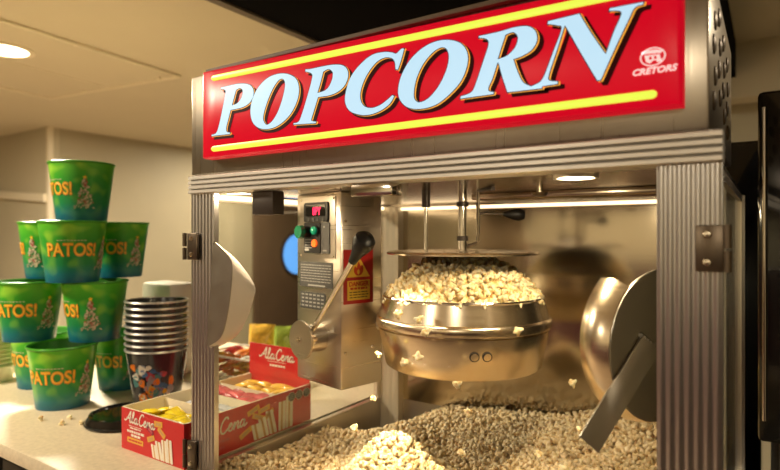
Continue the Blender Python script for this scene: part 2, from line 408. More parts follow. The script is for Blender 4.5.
def hinge(x0, x1, z0, z1, px, par):
    h = MB().box((x0, -.006, z0), (x1, .0005, z1), M['hinge'], .0015).build('hinge', par)
    t = MB()
    for z in (z0+(z1-z0)*.2, z0+(z1-z0)*.8): t.lathe([(0, .0035), (.004, .003), (.0055, 0)], M['screw'], T=Matrix.Rotation(PI/2, 4, 'X'), c=(x0+(x1-x0)*.42, -.006, z), seg=14)
    t.cyl((px, -.005, z0), (px, -.005, z0+(z1-z0)*.45), .0045, M['hinge'], seg=12); t.cyl((px, -.005, z0+(z1-z0)*.5), (px, -.005, z1), .0045, M['hinge'], seg=12)
    t.build('hinge_knuckle', par)
hinge(-.494, -.462, -.053, .004, -.503, pl); hinge(-.494, -.468, -.50, -.44, -.503, pl)
hinge(.472, .502, -.044, .012, .506, pr)
# glass sides with slim frames
for x, nm in ((-.49, 'left'), (.488, 'right')):
    g = MB().box((x-.003, .018, -.515), (x+.003, .735, .086), M['glass']).build('side_glass', mach, 0)
    t = MB(); t.box((x-.007, .018, -.525), (x+.007, .735, -.512), M['header']); t.box((x-.007, .018, .074), (x+.007, .735, .088), M['header'])
    t.box((x-.007, .018, -.512), (x+.007, .026, .074), M['header']); t.box((x-.007, .69, -.512), (x+.007, .704, .074), M['header']); t.build('glass_frame', g)
MB().box((-.48, .735, -.515), (.48, .745, .095), M['mirror']).build('back_panel', mach, 0)
# roof of the popping cabinet, lamps and LED strips
MB().box((-.49, .03, .094), (.49, .745, .104), M['roofsteel']).build('cabinet_roof', mach, 0)
MB().box((-.02, .40, .080), (.43, .60, .0935), M['roofsteel'], .003).build('exhaust_baffle', mach)
for x, yl in ((.295, .118), (-.40, .05)):
    l = MB().lathe([(.034, 0), (.034, -.006), (.028, -.006), (.028, 0)], M['header'], c=(x, yl, .094)).build('puck_lamp', mach)
    MB().cyl((x, yl, .0885), (x, yl, .0935), .028, M['lamp'], seg=32).build('lamp_lens', l)
MB().box((-.44, .722, .077), (.43, .7345, .086), M['led'], .003).build('led_strip', mach)
MB().box((-.478, .06, .078), (-.462, .70, .089), M['led'], .003).build('led_strip', mach)
s_ = MB(); s_.cyl((.175, .30, .094), (.175, .30, .082), .006, M['screw']); s_.lathe([(0, -.008), (.012, -.006), (.016, 0), (0, .001)], M['hinge'], c=(.175, .30, .082), seg=20); s_.build('ceiling_sensor', mach)
# ribbed header rail
pr_ = [(.030, .087)]; n = 4; hgt = (.126-.087)/n
for i in range(n):
    z = .087+i*hgt; pr_ += [(-.001, z+.0002), (-.007, z+hgt*.22), (-.007, z+hgt*.72), (-.002, z+hgt*.98)]
pr_ += [(.030, .126)]
hd = MB().prism(pr_, 'X', -.489, .5005, M['trimalu']).build('header_rail', mach)
t = MB(); t.box((-.314, .012, .040), (-.256, .045, .087), M['bracket'], .003); t.build('door_catch', hd)
c = MB(); c.box((-.055, -.002, .066), (.030, .03, .087), M['chrome'], .002); c = c.build('door_latch', hd)
hs = MB().box((-.487, .000, .1265), (.487, .45, .338), M['housing'], .004).build('sign_housing', mach)
t = MB(); t.box((-.425, -.012, .3345), (.475, .002, .342), M['hoodedge'], .001); t.build('top_trim', hs)
for k in range(17):
    i, j = k % 4, k//4
    y = .05+.085*i+.02*(j % 2); z = .315-.036*j-.012*i
    t = MB(); t.lathe([(.013, 0), (.012, .002), (.007, .0035), (0, .004)], M['hinge'], T=Matrix.Rotation(PI/2, 4, 'Y'), c=(.487, y, z), seg=16); t.build('vent_stud', hs)

# the sign panel: vacuum-formed red face, printed letters and stripes
SX0, SX1, SZ0, SZ1 = -.417, .4605, .1555, .333
def SG(v):                                                                              # sheet droops a little towards its right-hand top corner
    x, z, d = v; s = (x-SX0)/(SX1-SX0); return Vector((x, -.028-d, z-.016*max(0, (z-SZ0)/(SZ1-SZ0))*s))
t = MB()
nx = 24
def ring_pts(ins, d):
    out = []
    for i in range(nx+1): out.append((SX0+ins+(SX1-SX0-2*ins)*i/nx, SZ0+ins, d))
    for i in range(nx+1): out.append((SX1-ins-(SX1-SX0-2*ins)*i/nx, SZ1-ins, d))
    return out
rings = [ring_pts(0, -.028), ring_pts(0, -.006), ring_pts(.002, -.002), ring_pts(.006, 0)]
V = [SG(p) for r in rings for p in r]; m_ = 2*(nx+1); F = []
for j in range(3):
    for i in range(m_): F.append((j*m_+i, j*m_+(i+1) % m_, (j+1)*m_+(i+1) % m_, (j+1)*m_+i))
for i in range(nx): F.append((3*m_+i, 3*m_+i+1, 3*m_+m_-2-i, 3*m_+m_-1-i))
t.add(V, F, M['red'])
sign = t.build('sign_panel', mach); sign['label'] = 'lit red sign face lettered POPCORN'
def unproj(px, py):
    """where a point traced on the flat sign lies on the sign plane (x, z in metres)"""
    f = 571.; u = (px-390)/f; v = (235-py)/f; dx = .832*u-.555; dy = .555*u+.832; k = (-.0300+.783)/dy
    x, z = .548+dx*k, v*k; s = (x-SX0)/(SX1-SX0); q = 1-.016*s/(SZ1-SZ0); return x, SZ0+(z-SZ0)/q if z > SZ0 else z
def trace(pts, ox, oy, sc): return [(*unproj(ox+p[0]/sc, oy+p[1]/sc), *p[2:]) for p in pts]
A, B, C_ = (200, 60, 5.2), (340, 20, 4.7), (450, 0, 3.714)
LET = [
 ('letter_p', A, [[(108, 141, 1), (125, 137), (165, 128), (205, 121), (242, 122), (268, 134), (280, 160), (276, 195), (256, 226), (226, 246), (190, 256), (160, 262, 1), (148, 310), (138, 350), (140, 371), (158, 375, 1), (156, 387, 1), (58, 398, 1), (60, 387, 1), (82, 379), (96, 345), (115, 258), (131, 175), (128, 157), (107, 153, 1)],
   [(188, 158, 1), (206, 148), (220, 158), (218, 185), (205, 210), (188, 226), (168, 233, 1), (178, 195)]]),
 ('letter_o', A, [[(261, 275), (268, 215), (296, 150), (345, 96), (400, 71), (455, 70), (500, 95), (516, 145), (508, 207), (475, 277), (425, 330), (370, 358), (312, 358), (274, 327)],
   [(330, 295), (345, 235), (374, 162), (404, 113), (428, 100), (441, 125), (430, 190), (405, 265), (376, 314), (350, 334), (335, 322)]]),
 ('letter_p', A, [[(547, 46, 1), (575, 44), (640, 30), (700, 21), (745, 26), (769, 52), (770, 95), (750, 138), (715, 169), (670, 187), (615, 195, 1), (598, 250), (583, 300), (582, 314), (606, 318, 1), (603, 331, 1), (483, 338, 1), (486, 326, 1), (512, 318), (530, 275), (556, 190), (580, 100), (578, 72), (546, 62, 1)],
   [(642, 62, 1), (668, 50), (688, 66), (685, 100), (668, 138), (645, 158), (613, 168, 1), (628, 118)]]),
 ('letter_c', B, [[(278, 142), (290, 131, 1), (304, 132, 1), (290, 185), (273, 236, 1), (259, 234, 1), (255, 198), (240, 181), (207, 180), (167, 205), (126, 262), (102, 320), (97, 366), (112, 400), (146, 411), (185, 399), (220, 374), (246, 350, 1), (258, 356, 1), (235, 395), (195, 426), (145, 446), (95, 448), (46, 430), (23, 390), (26, 335), (50, 265), (96, 205), (150, 162), (205, 148), (245, 150), (263, 155)]]),
 ('letter_o', B, [[(271, 332), (285, 265), (325, 190), (385, 131), (450, 98), (515, 91), (570, 108), (600, 152), (600, 212), (571, 286), (516, 351), (450, 401), (380, 420), (320, 414), (282, 380)],
   [(349, 345), (360, 280), (390, 212), (433, 158), (473, 132), (500, 140), (509, 180), (495, 242), (460, 312), (416, 364), (376, 384), (355, 374)]]),
 ('letter_r', C_, [[(106, 132, 1), (180, 116), (240, 99), (290, 95), (319, 114), (325, 150), (305, 186), (268, 210), (238, 221, 1), (252, 262), (272, 302), (300, 318, 1), (345, 316, 1), (343, 330, 1), (212, 345, 1), (192, 285), (178, 234, 1), (160, 290), (144, 332), (165, 340, 1), (163, 351, 1), (35, 369, 1), (39, 356, 1), (76, 342), (92, 315), (120, 232), (141, 165), (132, 146), (104, 142, 1)],
   [(208, 130, 1), (235, 122), (250, 140), (240, 175), (212, 204), (180, 217, 1), (192, 178)]]),
 ('letter_n', C_, [[(362, 77, 1), (482, 48, 1), (529, 125), (578, 196, 1), (605, 120), (633, 55), (624, 42), (588, 43, 1), (591, 29, 1), (722, 4, 1), (719, 18, 1), (688, 30), (665, 75), (615, 180), (561, 300, 1), (545, 301, 1), (485, 200), (427, 98, 1), (398, 190), (371, 272), (370, 296), (402, 300, 1), (402, 313, 1), (302, 329, 1), (304, 317, 1), (332, 303), (350, 275), (382, 190), (412, 108), (396, 96), (360, 91, 1)]]),
]
for nm, (ox, oy, sc), cs in LET:
    cs = [catmull(trace(c, ox, oy, sc), True, 6) for c in cs]
    def off(d, dx=0, dz=0): return [[(x+dx, z+dz) for x, z in offset_poly(c, d if i == 0 else -d)] for i, c in enumerate(cs)]
    t = MB()
    f = lambda v: SG((v[0], v[1], v[2]))
    t.geo(plates(off(.0006, .0074, -.0062), -.001, .0008), M['signshadow'], f)
    t.geo(plates(off(.0002, .0019, -.0011), -.001, .0012), M['amber'], f)
    t.geo(plates(off(.0003), -.001, .0017), M['navy'], f)
    t.geo(plates(off(-.0010), -.001, .0022), M['letter'], f)
    t.build(nm, sign, 30)
for z0, x1 in ((.1665, .4335), (.3085, .452)):
    t = MB()
    V, F = [], []; xs = [-.384+.006*(1-math.cos(PI*k/16)) for k in range(8)]; xe = [x1-.006*(1-math.cos(PI*k/16)) for k in range(7, -1, -1)]
    mid = [-.378+(x1+.372)*k/24 for k in range(25)]; xs = xs+mid[1:-1]+xe; n = len(xs)-1
    for x in xs:
        e = math.sqrt(max(0, 1-(1-min(1, min(x+.384, x1-x)/.006))**2)); zc = z0+.0059
        for dz, d in ((-.0059, .0003), (-.0047, .0028), (0, .0038), (.0047, .0028), (.0059, .0003)): V.append(SG((x, zc+dz*max(.05, e), d)))
    F = [(i*5+j, i*5+j+1, i*5+j+6, i*5+j+5) for i in range(n) for j in range(4)]
    t.add(V, F, M['stripe']); t.build('glow_stripe', sign)
t = MB(); f = lambda v: SG((v[0], v[1], v[2]))
lx, lz = .4285, .2225
t.geo(plates([circle(lx, lz, .0145, .0125), circle(lx, lz, .0128, .0109)], -.001, .0008), M['logowhite'], f)
for c in ([(-.013, .008), (-.006, .0095), (.006, .0085), (.0105, .0065), (.0095, .0035), (-.006, .005), (-.0125, .0045)],
          [(-.0095, .003), (.008, .002), (.0085, -.004), (.006, -.009), (.003, -.0045), (.0, -.0055), (-.003, -.0085), (-.0075, -.006), (-.0085, -.001)],
          [(.0065, -.0065), (.0105, -.003), (.0095, -.0085)]):
    t.geo(plate([(lx+x, lz+z) for x, z in c], -.001, .0008), M['logowhite'], f)
for x in (-.004, .0015): t.geo(plate([(lx+x, lz-.0035), (lx+x+.003, lz-.0035), (lx+x+.003, lz+.0002), (lx+x, lz+.0002)], .0008, .0012), M['red'], f)
t.geo(text('CRETORS', .0115, .0006, .0004, 'CENTER', .25), M['logowhite'], lambda v: SG((lx+.001+v[0]*1.0, .2005+v[1], v[2]+.0004)))
t.build('maker_logo', sign)

# control box hanging in the cabinet, turned a little towards the door
Lv = Vector((-.974, .226, 0)).normalized(); Rv = Vector((.226, .974, 0)).normalized(); K = Vector((-.216, .174, 0))
TB = Matrix(((-Lv.x, Rv.x, 0, K.x), (-Lv.y, Rv.y, 0, K.y), (0, 0, 1, 0), (0, 0, 0, 1)))   # local x: along the front to the right (0 = near corner), y: depth
cb = MB(); cb.box((-.1664, 0, -.3335), (0, .118, .0935), M['box'], .004, TB); cb = cb.build('control_box', mach)
FF = frame(K, -Lv); FS = frame(K, Rv)                                                     # front face and right-hand face
t = MB(); t.geo(plate(rrect(-.150, -.052, -.018, .086, .004), 0, .002), M['box'], FF); t.build('control_plate', cb)
t = MB(); t.geo(plate(rrect(-.130, .029, -.040, .073, .006), .002, .006), M['panelblack'], FF); t.geo(plate(rrect(-.122, .042, -.048, .068, .003), .006, .0068), M['blackgloss'], FF)
for i in range(4): t.geo(plate(circle(-.11+.018*i, .035, .0035, n=12), .006, .0075), M['panelgrey'], FF)
ds = t.build('display', cb)
t = MB(); t.geo(text('8PY', .024, .0003, .0006), M['digit'], lambda v: FF((-.094+v[0]*.78, .0452+v[1], .0073+v[2]))); t.build('display_digits', cb)
t = MB(); t.geo(plate(rrect(-.132, -.041, -.070, .028, .003), .002, .004), M['panelblack'], FF); t.geo(plate(rrect(-.0655, -.041, -.036, .028, .002), .002, .004), M['panelgrey'], FF)
for i in range(4): t.geo(rect(-.128, -.012-.006*i, -.100, -.0095-.006*i, .004, .0043), M['ink'], FF)
t.geo(rect(-.128, -.036, -.112, -.031, .004, .0043), M['ink'], FF); t.geo(rect(-.058, .016, -.052, .020, .004, .0043), M['ink'], FF); t.geo(rect(-.060, -.036, -.046, -.033, .004, .0043), M['ink'], FF)
t.build('switch_panel', cb)
t = MB(); t.cyl(FF((-.116, .007, .004)), FF((-.116, .007, .022)), .0135, M['black']); t.cyl(FF((-.116, .007, .022)), FF((-.116, .007, .032)), .0155, M['green'], .0145); t.build('selector_knob', cb)
t = MB(); t.cyl(FF((-.083, .010, .004)), FF((-.083, .010, .010)), .0115, M['black']); t.lathe([(.009, 0), (.009, .004), (.005, .008), (0, .009)], M['green2'], T=Matrix.Rotation(PI/2, 4, 'X'), c=FF((-.083, .010, .010)), seg=20); t.build('pilot_lamp', cb)
t = MB(); t.cyl(FF((-.088, -.0185, .004)), FF((-.088, -.0185, .009)), .0085, M['orange']); t.build('rocker_switch', cb)
def fine_print(t, x0, x1, z0, z1, rows, seed, fr, d, m, h=.6):
    rnd = random.Random(seed); dz = (z1-z0)/rows
    for r in range(rows):
        x = x0; z = z1-dz*(r+.5)
        while x < x1-.004:
            w = min(rnd.uniform(.005, .013), x1-x); t.geo(rect(x, z-dz*h/2*.7, x+w, z+dz*h/2*.7, d, d+.0003), m, fr); x += w+.0022
t = MB(); t.geo(plate(rrect(-.154, -.118, -.028, -.061, .003), 0, .0012), M['panelgrey'], FF); fine_print(t, -.149, -.034, -.108, -.065, 7, 3, FF, .0012, M['ink'], .42)
t.geo(rect(-.12, -.1155, -.055, -.112, .0012, .0015), M['ink'], FF); t.build('instruction_label', cb)
t = MB(); t.geo(plate(rrect(-.150, -.168, -.053, -.130, .003), 0, .0012), M['panelgrey'], FF)
for i in range(6):
    for j in range(4): t.geo(rect(-.145+.015*i, -.163+.0085*j, -.145+.015*i+.010, -.1595+.0085*j, .0012, .0015), M['ink'], FF)
t.build('rating_label', cb)
t = MB()
t.geo(plate(rrect(.006, -.150, .090, -.032, .002), 0, .0012), M['dred'], FS); t.geo(plate([(.014, -.092), (.080, -.092), (.047, -.045)], .0012, .0017), M['dyel'], FS)
t.geo(plates([catmull([(.047, -.0585), (.053, -.068), (.058, -.066), (.061, -.077), (.055, -.0865), (.047, -.0885), (.039, -.0865), (.034, -.078), (.037, -.068), (.042, -.072)], True, 4), catmull([(.047, -.075), (.051, -.081), (.047, -.0865), (.043, -.081)], True, 4)], .0017, .0021), M['dflame'], FS)
t.geo(plate(rrect(.016, -.142, .080, -.099, .001), .0012, .0017), M['dyel'], FS)
t.geo(text('DANGER', .0138, .0002, .0005, 'CENTER'), M['dflame'], lambda v: FS((.048+v[0], -.1115+v[1], .0020+v[2])))
fine_print(t, .024, .072, -.1205, -.1130, 1, 9, FS, .0017, M['dflame'], .9)
fine_print(t, .022, .075, -.139, -.122, 3, 8, FS, .0017, M['dink'], .5)
t.build('danger_label', cb)
t = MB()
for p in ((.012, .03), (.012, -.255), (.09, -.25)): t.lathe([(.004, 0), (.003, .002), (0, .0025)], M['screw'], T=Matrix.Rotation(PI/2, 4, 'Y'), c=FS((p[0], p[1], 0)), seg=12)
for p in ((-.146, .08), (-.022, .08), (-.146, -.047), (-.022, -.047)): t.lathe([(.003, 0), (.002, .002), (0, .0022)], M['screw'], T=Matrix.Rotation(PI/2, 4, 'X'), c=FF((p[0], p[1], .002)), seg=12)
t.build('screws', cb).name = 'screw_set'
t = MB(); T2 = Matrix(((Rv.x*-1, -Lv.x, 0), (0, 0, 1), (0, 0, 0)))
hub0, hub1 = FF((-.0757, -.2278, 0)), FF((-.0757, -.2278, .048))
t.cyl(hub0, hub1, .031, M['chrome'], seg=36); t.cyl(hub1, FF((-.0757, -.2278, .053)), .042, M['box'], seg=40)
hb = t.build('lever_hub', cb)
t = MB(); t.cyl(FF((-.0757, -.2278, .053)), FF((-.0757, -.2278, .057)), .0075, M['chrome'], seg=6); t.cyl(FF((-.0757, -.2278, .057)), FF((-.0757, -.2278, .061)), .0035, M['screw']); t.build('hub_bolt', cb)
p0, p1 = Vector(FF((-.055, -.205, .034))), Vector(FF((.112, -.037, .050)))
d_ = (p1-p0).normalized(); t = MB(); t.cyl(p0, p1, .0062, M['chrome'], seg=18); t.build('lever_rod', cb)
k0 = p1-d_*.022; prof = [(.0085, 0), (.010, .012), (.0125, .026), (.018, .040), (.0215, .052), (.0205, .064), (.013, .072), (0, .075)]
t = MB(); t.lathe(prof, M['black'], c=k0, T=d_.to_track_quat('Z', 'Y').to_matrix().to_4x4(), seg=28); t.build('lever_knob', cb)

# kettle
KC = Vector((.0065, .3045, 0)); TILT = Matrix.Rotation(R_(.8), 4, 'Y')
def kettle_prof(): return [(.0, -.272), (.157, -.270), (.162, -.266), (.1770, -.196), (.1775, -.191), (.173, -.190), (.173, -.187), (.1815, -.186), (.183, -.182), (.183, -.173), (.1815, -.169), (.177, -.166), (.168, -.133), (.167, -.127), (.163, -.126), (.160, -.130), (.160, -.16), (.0, -.165)]
kt = MB(); kt.lathe(kettle_prof(), M['kettle'], c=KC, seg=96); kt = kt.build('kettle', mach, 40)
t = MB(); t.lathe([(.1645, -.1255), (.1675, -.124), (.169, -.1265), (.1675, -.1295), (.1645, -.1275)], M['chrome'], c=KC, seg=96); t.build('kettle_rim', kt)
cd = math.atan2(-.783-KC.y, .548-KC.x)                                                    # direction from the kettle to the aisle
for da in (.125, .262):
    a = cd+da; r = .1690; o = Vector((math.cos(a), math.sin(a), 0)); p = KC+o*(r+.004)+Vector((0, 0, -.2215))
    t = MB(); nrm = (o*.962+Vector((0, 0, -.27))).normalized(); T3 = nrm.to_track_quat('Z', 'Y').to_matrix().to_4x4()
    t.lathe([(.0092, -.004), (.0092, .0006), (.0078, .0007), (.0076, .0001)], M['bracket'], c=p, T=T3, seg=24); t.lathe([(.0076, .0001), (.0072, .0012), (0, .0014)], M['kettle'], c=p, T=T3, seg=24); t.build('kettle_plug', kt)
arm = MB(); arm.cyl(K+Lv*.03+Rv*.10+Vector((0, 0, -.20)), KC+Vector((-.165, .0, -.205)), .018, M['box']); arm.build('kettle_arm', kt)
# lid plate, its stirring shaft and rods
lid = MB(); lid.lathe([(0, -.030), (.150, -.033), (.157, -.034), (.160, -.037), (.160, -.040), (.155, -.040), (.10, -.0385), (0, -.037)], M['kettle'], c=KC, seg=72); lid = lid.build('kettle_lid', mach)
t = MB(); t.cyl(KC+Vector((0, 0, -.030)), KC+Vector((0, 0, .094)), .0095, M['chrome']); t.cyl(KC+Vector((0, 0, .06)), KC+Vector((0, 0, .07)), .013, M['bracket']); t.cyl(KC+Vector((0, 0, -.012)), KC+Vector((0, 0, -.002)), .012, M['bracket']); t.cyl(KC+Vector((0, 0, -.034)), KC+Vector((0, 0, -.020)), .006, M['chrome']); t.build('stirring_shaft', mach)
t = MB(); a = Vector((-.0576, .2617, 0)); t.cyl(a+Vector((0, 0, -.035)), a+Vector((0, 0, .094)), .0042, M['chrome'], seg=12); t.cyl(a+Vector((0, 0, .058)), a+Vector((0, 0, .094)), .009, M['bracket'], seg=16); t.build('lid_rod', mach)
t = MB(); a = Vector((.0337, .3226, 0)); t.tube([a+Vector((0, 0, .094)), a+Vector((0, 0, -.012)), a+Vector((-.004, -.003, -.018)), Vector((.0050, .303, -.029))], .0042, M['chrome'], 10); t.build('lid_rod', mach)
b0, b1 = Vector((.0337, .3226, .046)), Vector((.078, .352, .044)); b2 = Vector((.116, .3775, .0425)); d_ = (b2-b1).normalized()
t = MB(); t.cyl(b0, b1, .003, M['bracket'], seg=10); cr = t.build('crank', mach)
t = MB(); t.lathe([(.0045, 0), (.007, .008), (.0115, .022), (.0135, .034), (.010, .044), (0, .047)], M['black'], c=b1, T=d_.to_track_quat('Z', 'Y').to_matrix().to_4x4(), seg=24); t.build('crank_knob', cr)
t = MB(); t.cyl((.0337, .3226, .094), (.10, .25, .094-.004), .004, M['bracket'], seg=8); t.build('roof_brace', mach)

# ------------------------------------------------------------------ the two scoops hung inside the door posts
def pxy(px, py, Y):
    """a traced point placed at its own depth Y in the cabinet"""
    f = 571.; u = (px-390)/f; v = (235-py)/f; k = (Y+.783)/(.555*u+.832); return Vector((.548+(.832*u-.555)*k, Y, v*k))
sr = empty('popcorn_scoop', pxy(660, 345, .07), 'dark round-backed steel scoop with flat bar handle hung beside the right post', 'scoop')
cen = Vector((.412, .142, -.1624)); rr = .112; ex = Vector((.45, .893, 0)).normalized(); nrm = Vector((ex.y, -ex.x, 0))   # plate stands along the side wall
def disc_pt(c, r, a): return c+ex*(r*math.cos(a))+Vector((0, 0, r*math.sin(a)))
t = MB(); N = 44; o0 = [disc_pt(cen, rr, 2*PI*i/N) for i in range(N)]; th = nrm*.002
V = [p+th for p in o0]+[p-th for p in o0]+[cen+nrm*.010, cen+nrm*.006]
F = [(i, (i+1) % N, N+(i+1) % N, N+i) for i in range(N)]+[(i, 2*N, (i+1) % N) for i in range(N)]+[(N+i, N+(i+1) % N, 2*N+1) for i in range(N)]
t.add(V, F, M['sheet_dark']); t.build('back_plate', sr)
cen2 = cen-nrm*.046+Vector((0, .0, .006)); rows = []
for j in range(9):
    q = j/8; c = cen.lerp(cen2, q); r = rr*(1-q)+.117*q+.006*math.sin(PI*q); rows.append([disc_pt(c, r, R_(128+165*i/36)) for i in range(37)])
t = MB(); t.sheet(rows, M['kettle'], .002); t.build('bowl', sr, 50)
h0 = cen-ex*.050+nrm*.014; h1 = Vector((.346, -.004, -.279)); dd = (h1-h0).normalized(); sd = dd.cross(Vector((.55, -.83, 0))).normalized(); nn = sd.cross(dd)
t = MB(); w2, t2 = .017, .0022
Tm = Matrix(((sd.x, dd.x, nn.x, h0.x), (sd.y, dd.y, nn.y, h0.y), (sd.z, dd.z, nn.z, h0.z), (0, 0, 0, 1)))
t.box((-w2, -.012, -t2), (w2, (h1-h0).length, t2), M['sheet_dark'], .001, Tm); t.build('handle', sr)
t = MB()
for i in range(7): 
    p = Tm @ Vector((-w2+2*w2*i/6, -.012, -t2)); t.lathe([(0, -.005), (.004, -.003), (.005, 0), (.004, .003), (0, .005)], M['sheet_dark'], c=p, seg=8)
t.build('weld_bead', sr)
sl = empty('popcorn_scoop', pxy(215, 300, .05), 'bright curved steel scoop hung beside the left post', 'scoop')
E1 = catmull([(216, 243), (225, 251), (232, 264), (231, 290), (227, 318), (221, 337), (209, 346)], n=5); E2 = catmull([(219, 245), (238, 262), (254, 285), (253, 299), (245, 322), (233, 338), (210, 348)], n=5)
rows = []
for j in range(7):
    q = j/6; bul = math.sin(PI*q)*.018
    rows.append([pxy(a[0]*(1-q)+b[0]*q, a[1]*(1-q)+b[1]*q, -.016+.085*q)+Vector((0, bul*.4, -bul*.3)) for a, b in zip(E1, E2)])
t = MB(); t.sheet(rows, M['sheet'], .0018); t.build('bowl', sl, 50)
rows = [[pxy(a[0], a[1], -.0165) for a in E1], [pxy((a[0]+210.5)/2, a[1]*.97+.03*295, -.017) for a in E1], [pxy(213.5-6.5*i/(len(E1)-1), 242+(346-242)*i/(len(E1)-1), -.0165) for i in range(len(E1))]]
t = MB(); t.sheet(rows, M['sheet_dark'], .0018); t.build('back_plate', sl, 50)

# ------------------------------------------------------------------ popcorn
def kernel_geo(sub, seed):
    bm = bmesh.new(); bmesh.ops.create_icosphere(bm, subdivisions=sub, radius=1); rnd = random.Random(seed)
    L = []
    for i in range(rnd.choice((7, 8, 9, 10))):
        v = Vector((rnd.gauss(0, 1), rnd.gauss(0, 1), rnd.gauss(0, .8))).normalized(); L.append((v, rnd.uniform(.55, 1.)))
    for v in bm.verts:
        d = v.co.normalized(); r = .40
        for c, s in L: r = max(r, .40+.66*s*math.exp(-6.5*(1-d.dot(c))))
        r += .09*mnoise.noise(d*3.3+Vector((seed, 0, 0)))+.08*mnoise.noise(d*7+Vector((0, seed, 0))); v.co = d*r
    V = np.array([v.co[:] for v in bm.verts]); F = np.array([[q.index for q in f.verts] for f in bm.faces]); bm.free(); return V, F
KM = []
for i in range(8):
    V, F = kernel_geo(3, i); me = bpy.data.meshes.new('popcorn_kernel'); me.from_pydata(V.tolist(), [], F.tolist()); me.materials.append(M['popk']); me.shade_smooth(); KM.append(me)
def kernel(p, s, label, group=None):
    o = bpy.data.objects.new('popcorn_kernel', random.choice(KM)); o.location = p; o.scale = (s,)*3; o.rotation_euler = [random.uniform(0, 6.28) for _ in range(3)]
    COL.objects.link(o); return tag(o, label, 'popcorn', group)
KL = [kernel_geo(2, 20+i) for i in range(8)]
def scatter_mesh(name, pts, sizes, base, m):
    """one mesh holding many small kernels plus the solid mass under them (stuff)"""
    VV, FF_, n = [], [], 0
    if base is not None: VV.append(np.array(base[0])); n = len(base[0])
    for p, s in zip(pts, sizes):
        V, F = random.choice(KL); Rm = np.array(Euler([random.uniform(0, 6.28) for _ in range(3)]).to_matrix()); VV.append(V @ Rm.T*s+np.array(p)); FF_.append(F+n); n += len(V)
    FA = np.concatenate(FF_) if FF_ else np.zeros((0, 3), int); faces = FA.tolist()
    if base is not None: faces = [list(f) for f in base[1]]+faces
    me = bpy.data.meshes.new(name); me.from_pydata(np.concatenate(VV).tolist(), [], faces); me.materials.append(m); me.shade_smooth()
    o = bpy.data.objects.new(name, me); COL.objects.link(o); return o
# heap on the kettle
def dome(r): return -.136+.088*max(0., 1-(r/.166)**2.6)
def poisson(n, gen, dmin):
    out = []; tries = 0
    while len(out) < n and tries < 60000:
        tries += 1; p = gen()
        if p is None: continue
        if all((p-q).length_squared > dmin*dmin for q in out): out.append(p)
    return out
cdir = Vector((math.cos(cd), math.sin(cd), 0))
def gen_heap():
    r = .163*math.sqrt(random.random()); a = random.uniform(0, 2*PI); return KC+Vector((r*math.cos(a), r*math.sin(a), dome(r)+random.uniform(-.004, .005)))
hp = poisson(420, gen_heap, .0125)
def vis(p):
    v = p-KC; r = math.hypot(v.x, v.y); return v.dot(cdir)+ (.02 if r < .1 else 0)
hp.sort(key=vis, reverse=True); front, rest = hp[:165], hp[165:]
for p in front: kernel(p, random.uniform(.0095, .0125), 'puffed cream popcorn kernel on the near side of the heap in the steel kettle', 'popcorn kernels heaped in the kettle')
seg = 40; bv = []; bf = []
radii = [.0, .03, .06, .09, .12, .14, .158]
for r in radii:
    for i in range(seg): a = 2*PI*i/seg; bv.append((KC.x+r*math.cos(a), KC.y+r*math.sin(a), dome(r)-.008))
for j in range(len(radii)-1):
    for i in range(seg): bf.append((j*seg+i, j*seg+(i+1) % seg, (j+1)*seg+(i+1) % seg, (j+1)*seg+i))
under = [KC+Vector((r*math.cos(a), r*math.sin(a), dome(r)-.009)) for r, a in ((.16*math.sqrt(random.random()), random.uniform(0, 2*PI)) for _ in range(330))]
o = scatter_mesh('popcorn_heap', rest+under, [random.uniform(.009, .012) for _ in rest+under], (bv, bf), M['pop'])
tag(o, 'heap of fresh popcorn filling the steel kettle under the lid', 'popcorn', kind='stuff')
# bed in the bin
def bed(x, y):
    sm = lambda a, b, t: (lambda q: q*q*(3-2*q))(min(1, max(0, (t-a)/(b-a))))
    zl = -.513-.03*min(1, max(0, y/.45))-.085*sm(.42, .70, y); zm = -.54+.045*sm(.1, .7, y); zr = -.435
    q = sm(-.48, -.2, x); z = zl*(1-q)+zm*q; q = sm(-.15, .35, x); z = z*(1-q)+zr*q
    z += .128*math.exp(-((x+.085)**2+(y-.17)**2)/(2*.075**2)) + .02*mnoise.noise(Vector((x*6, y*6, 1)))
    return z
nxg, nyg = 40, 32; bv = [(-.479+.958*i/nxg, .021+.713*j/nyg, bed(-.479+.958*i/nxg, .021+.713*j/nyg)-.008) for j in range(nyg+1) for i in range(nxg+1)]
bf = [(j*(nxg+1)+i, j*(nxg+1)+i+1, (j+1)*(nxg+1)+i+1, (j+1)*(nxg+1)+i) for j in range(nyg) for i in range(nxg)]
def gen_mound():
    x, y = random.gauss(-.085, .085), random.gauss(.14, .06)
    if not (.02 < y < .32 and -.30 < x < .12): return None
    u = Vector((x-.548, y+.783)); rgt = .832*u.x+.555*u.y; fw = -.555*u.x+.832*u.y; z = bed(x, y); py = 235-571*z/fw
    if py > 476: return None
    return Vector((x, y, z+random.uniform(-.002, .006)))
mp = poisson(120, gen_mound, .0125)
for p in mp: kernel(p, random.uniform(.0092, .012), 'pale popped kernel on the bright mound below the kettle', 'popcorn kernels on the mound in the bin')
pts = []
for _ in range(7600):
    x, y = random.uniform(-.468, .468), random.uniform(.028, .725)
    pts.append((x, y, bed(x, y)+random.uniform(-.006, .004)))
o = scatter_mesh('popcorn_bed', pts, [random.uniform(.0072, .0100) for _ in pts], (bv, bf), M['popbed_shaded'])
tag(o, 'deep bed of popcorn covering the floor of the machine', 'popcorn', kind='stuff')
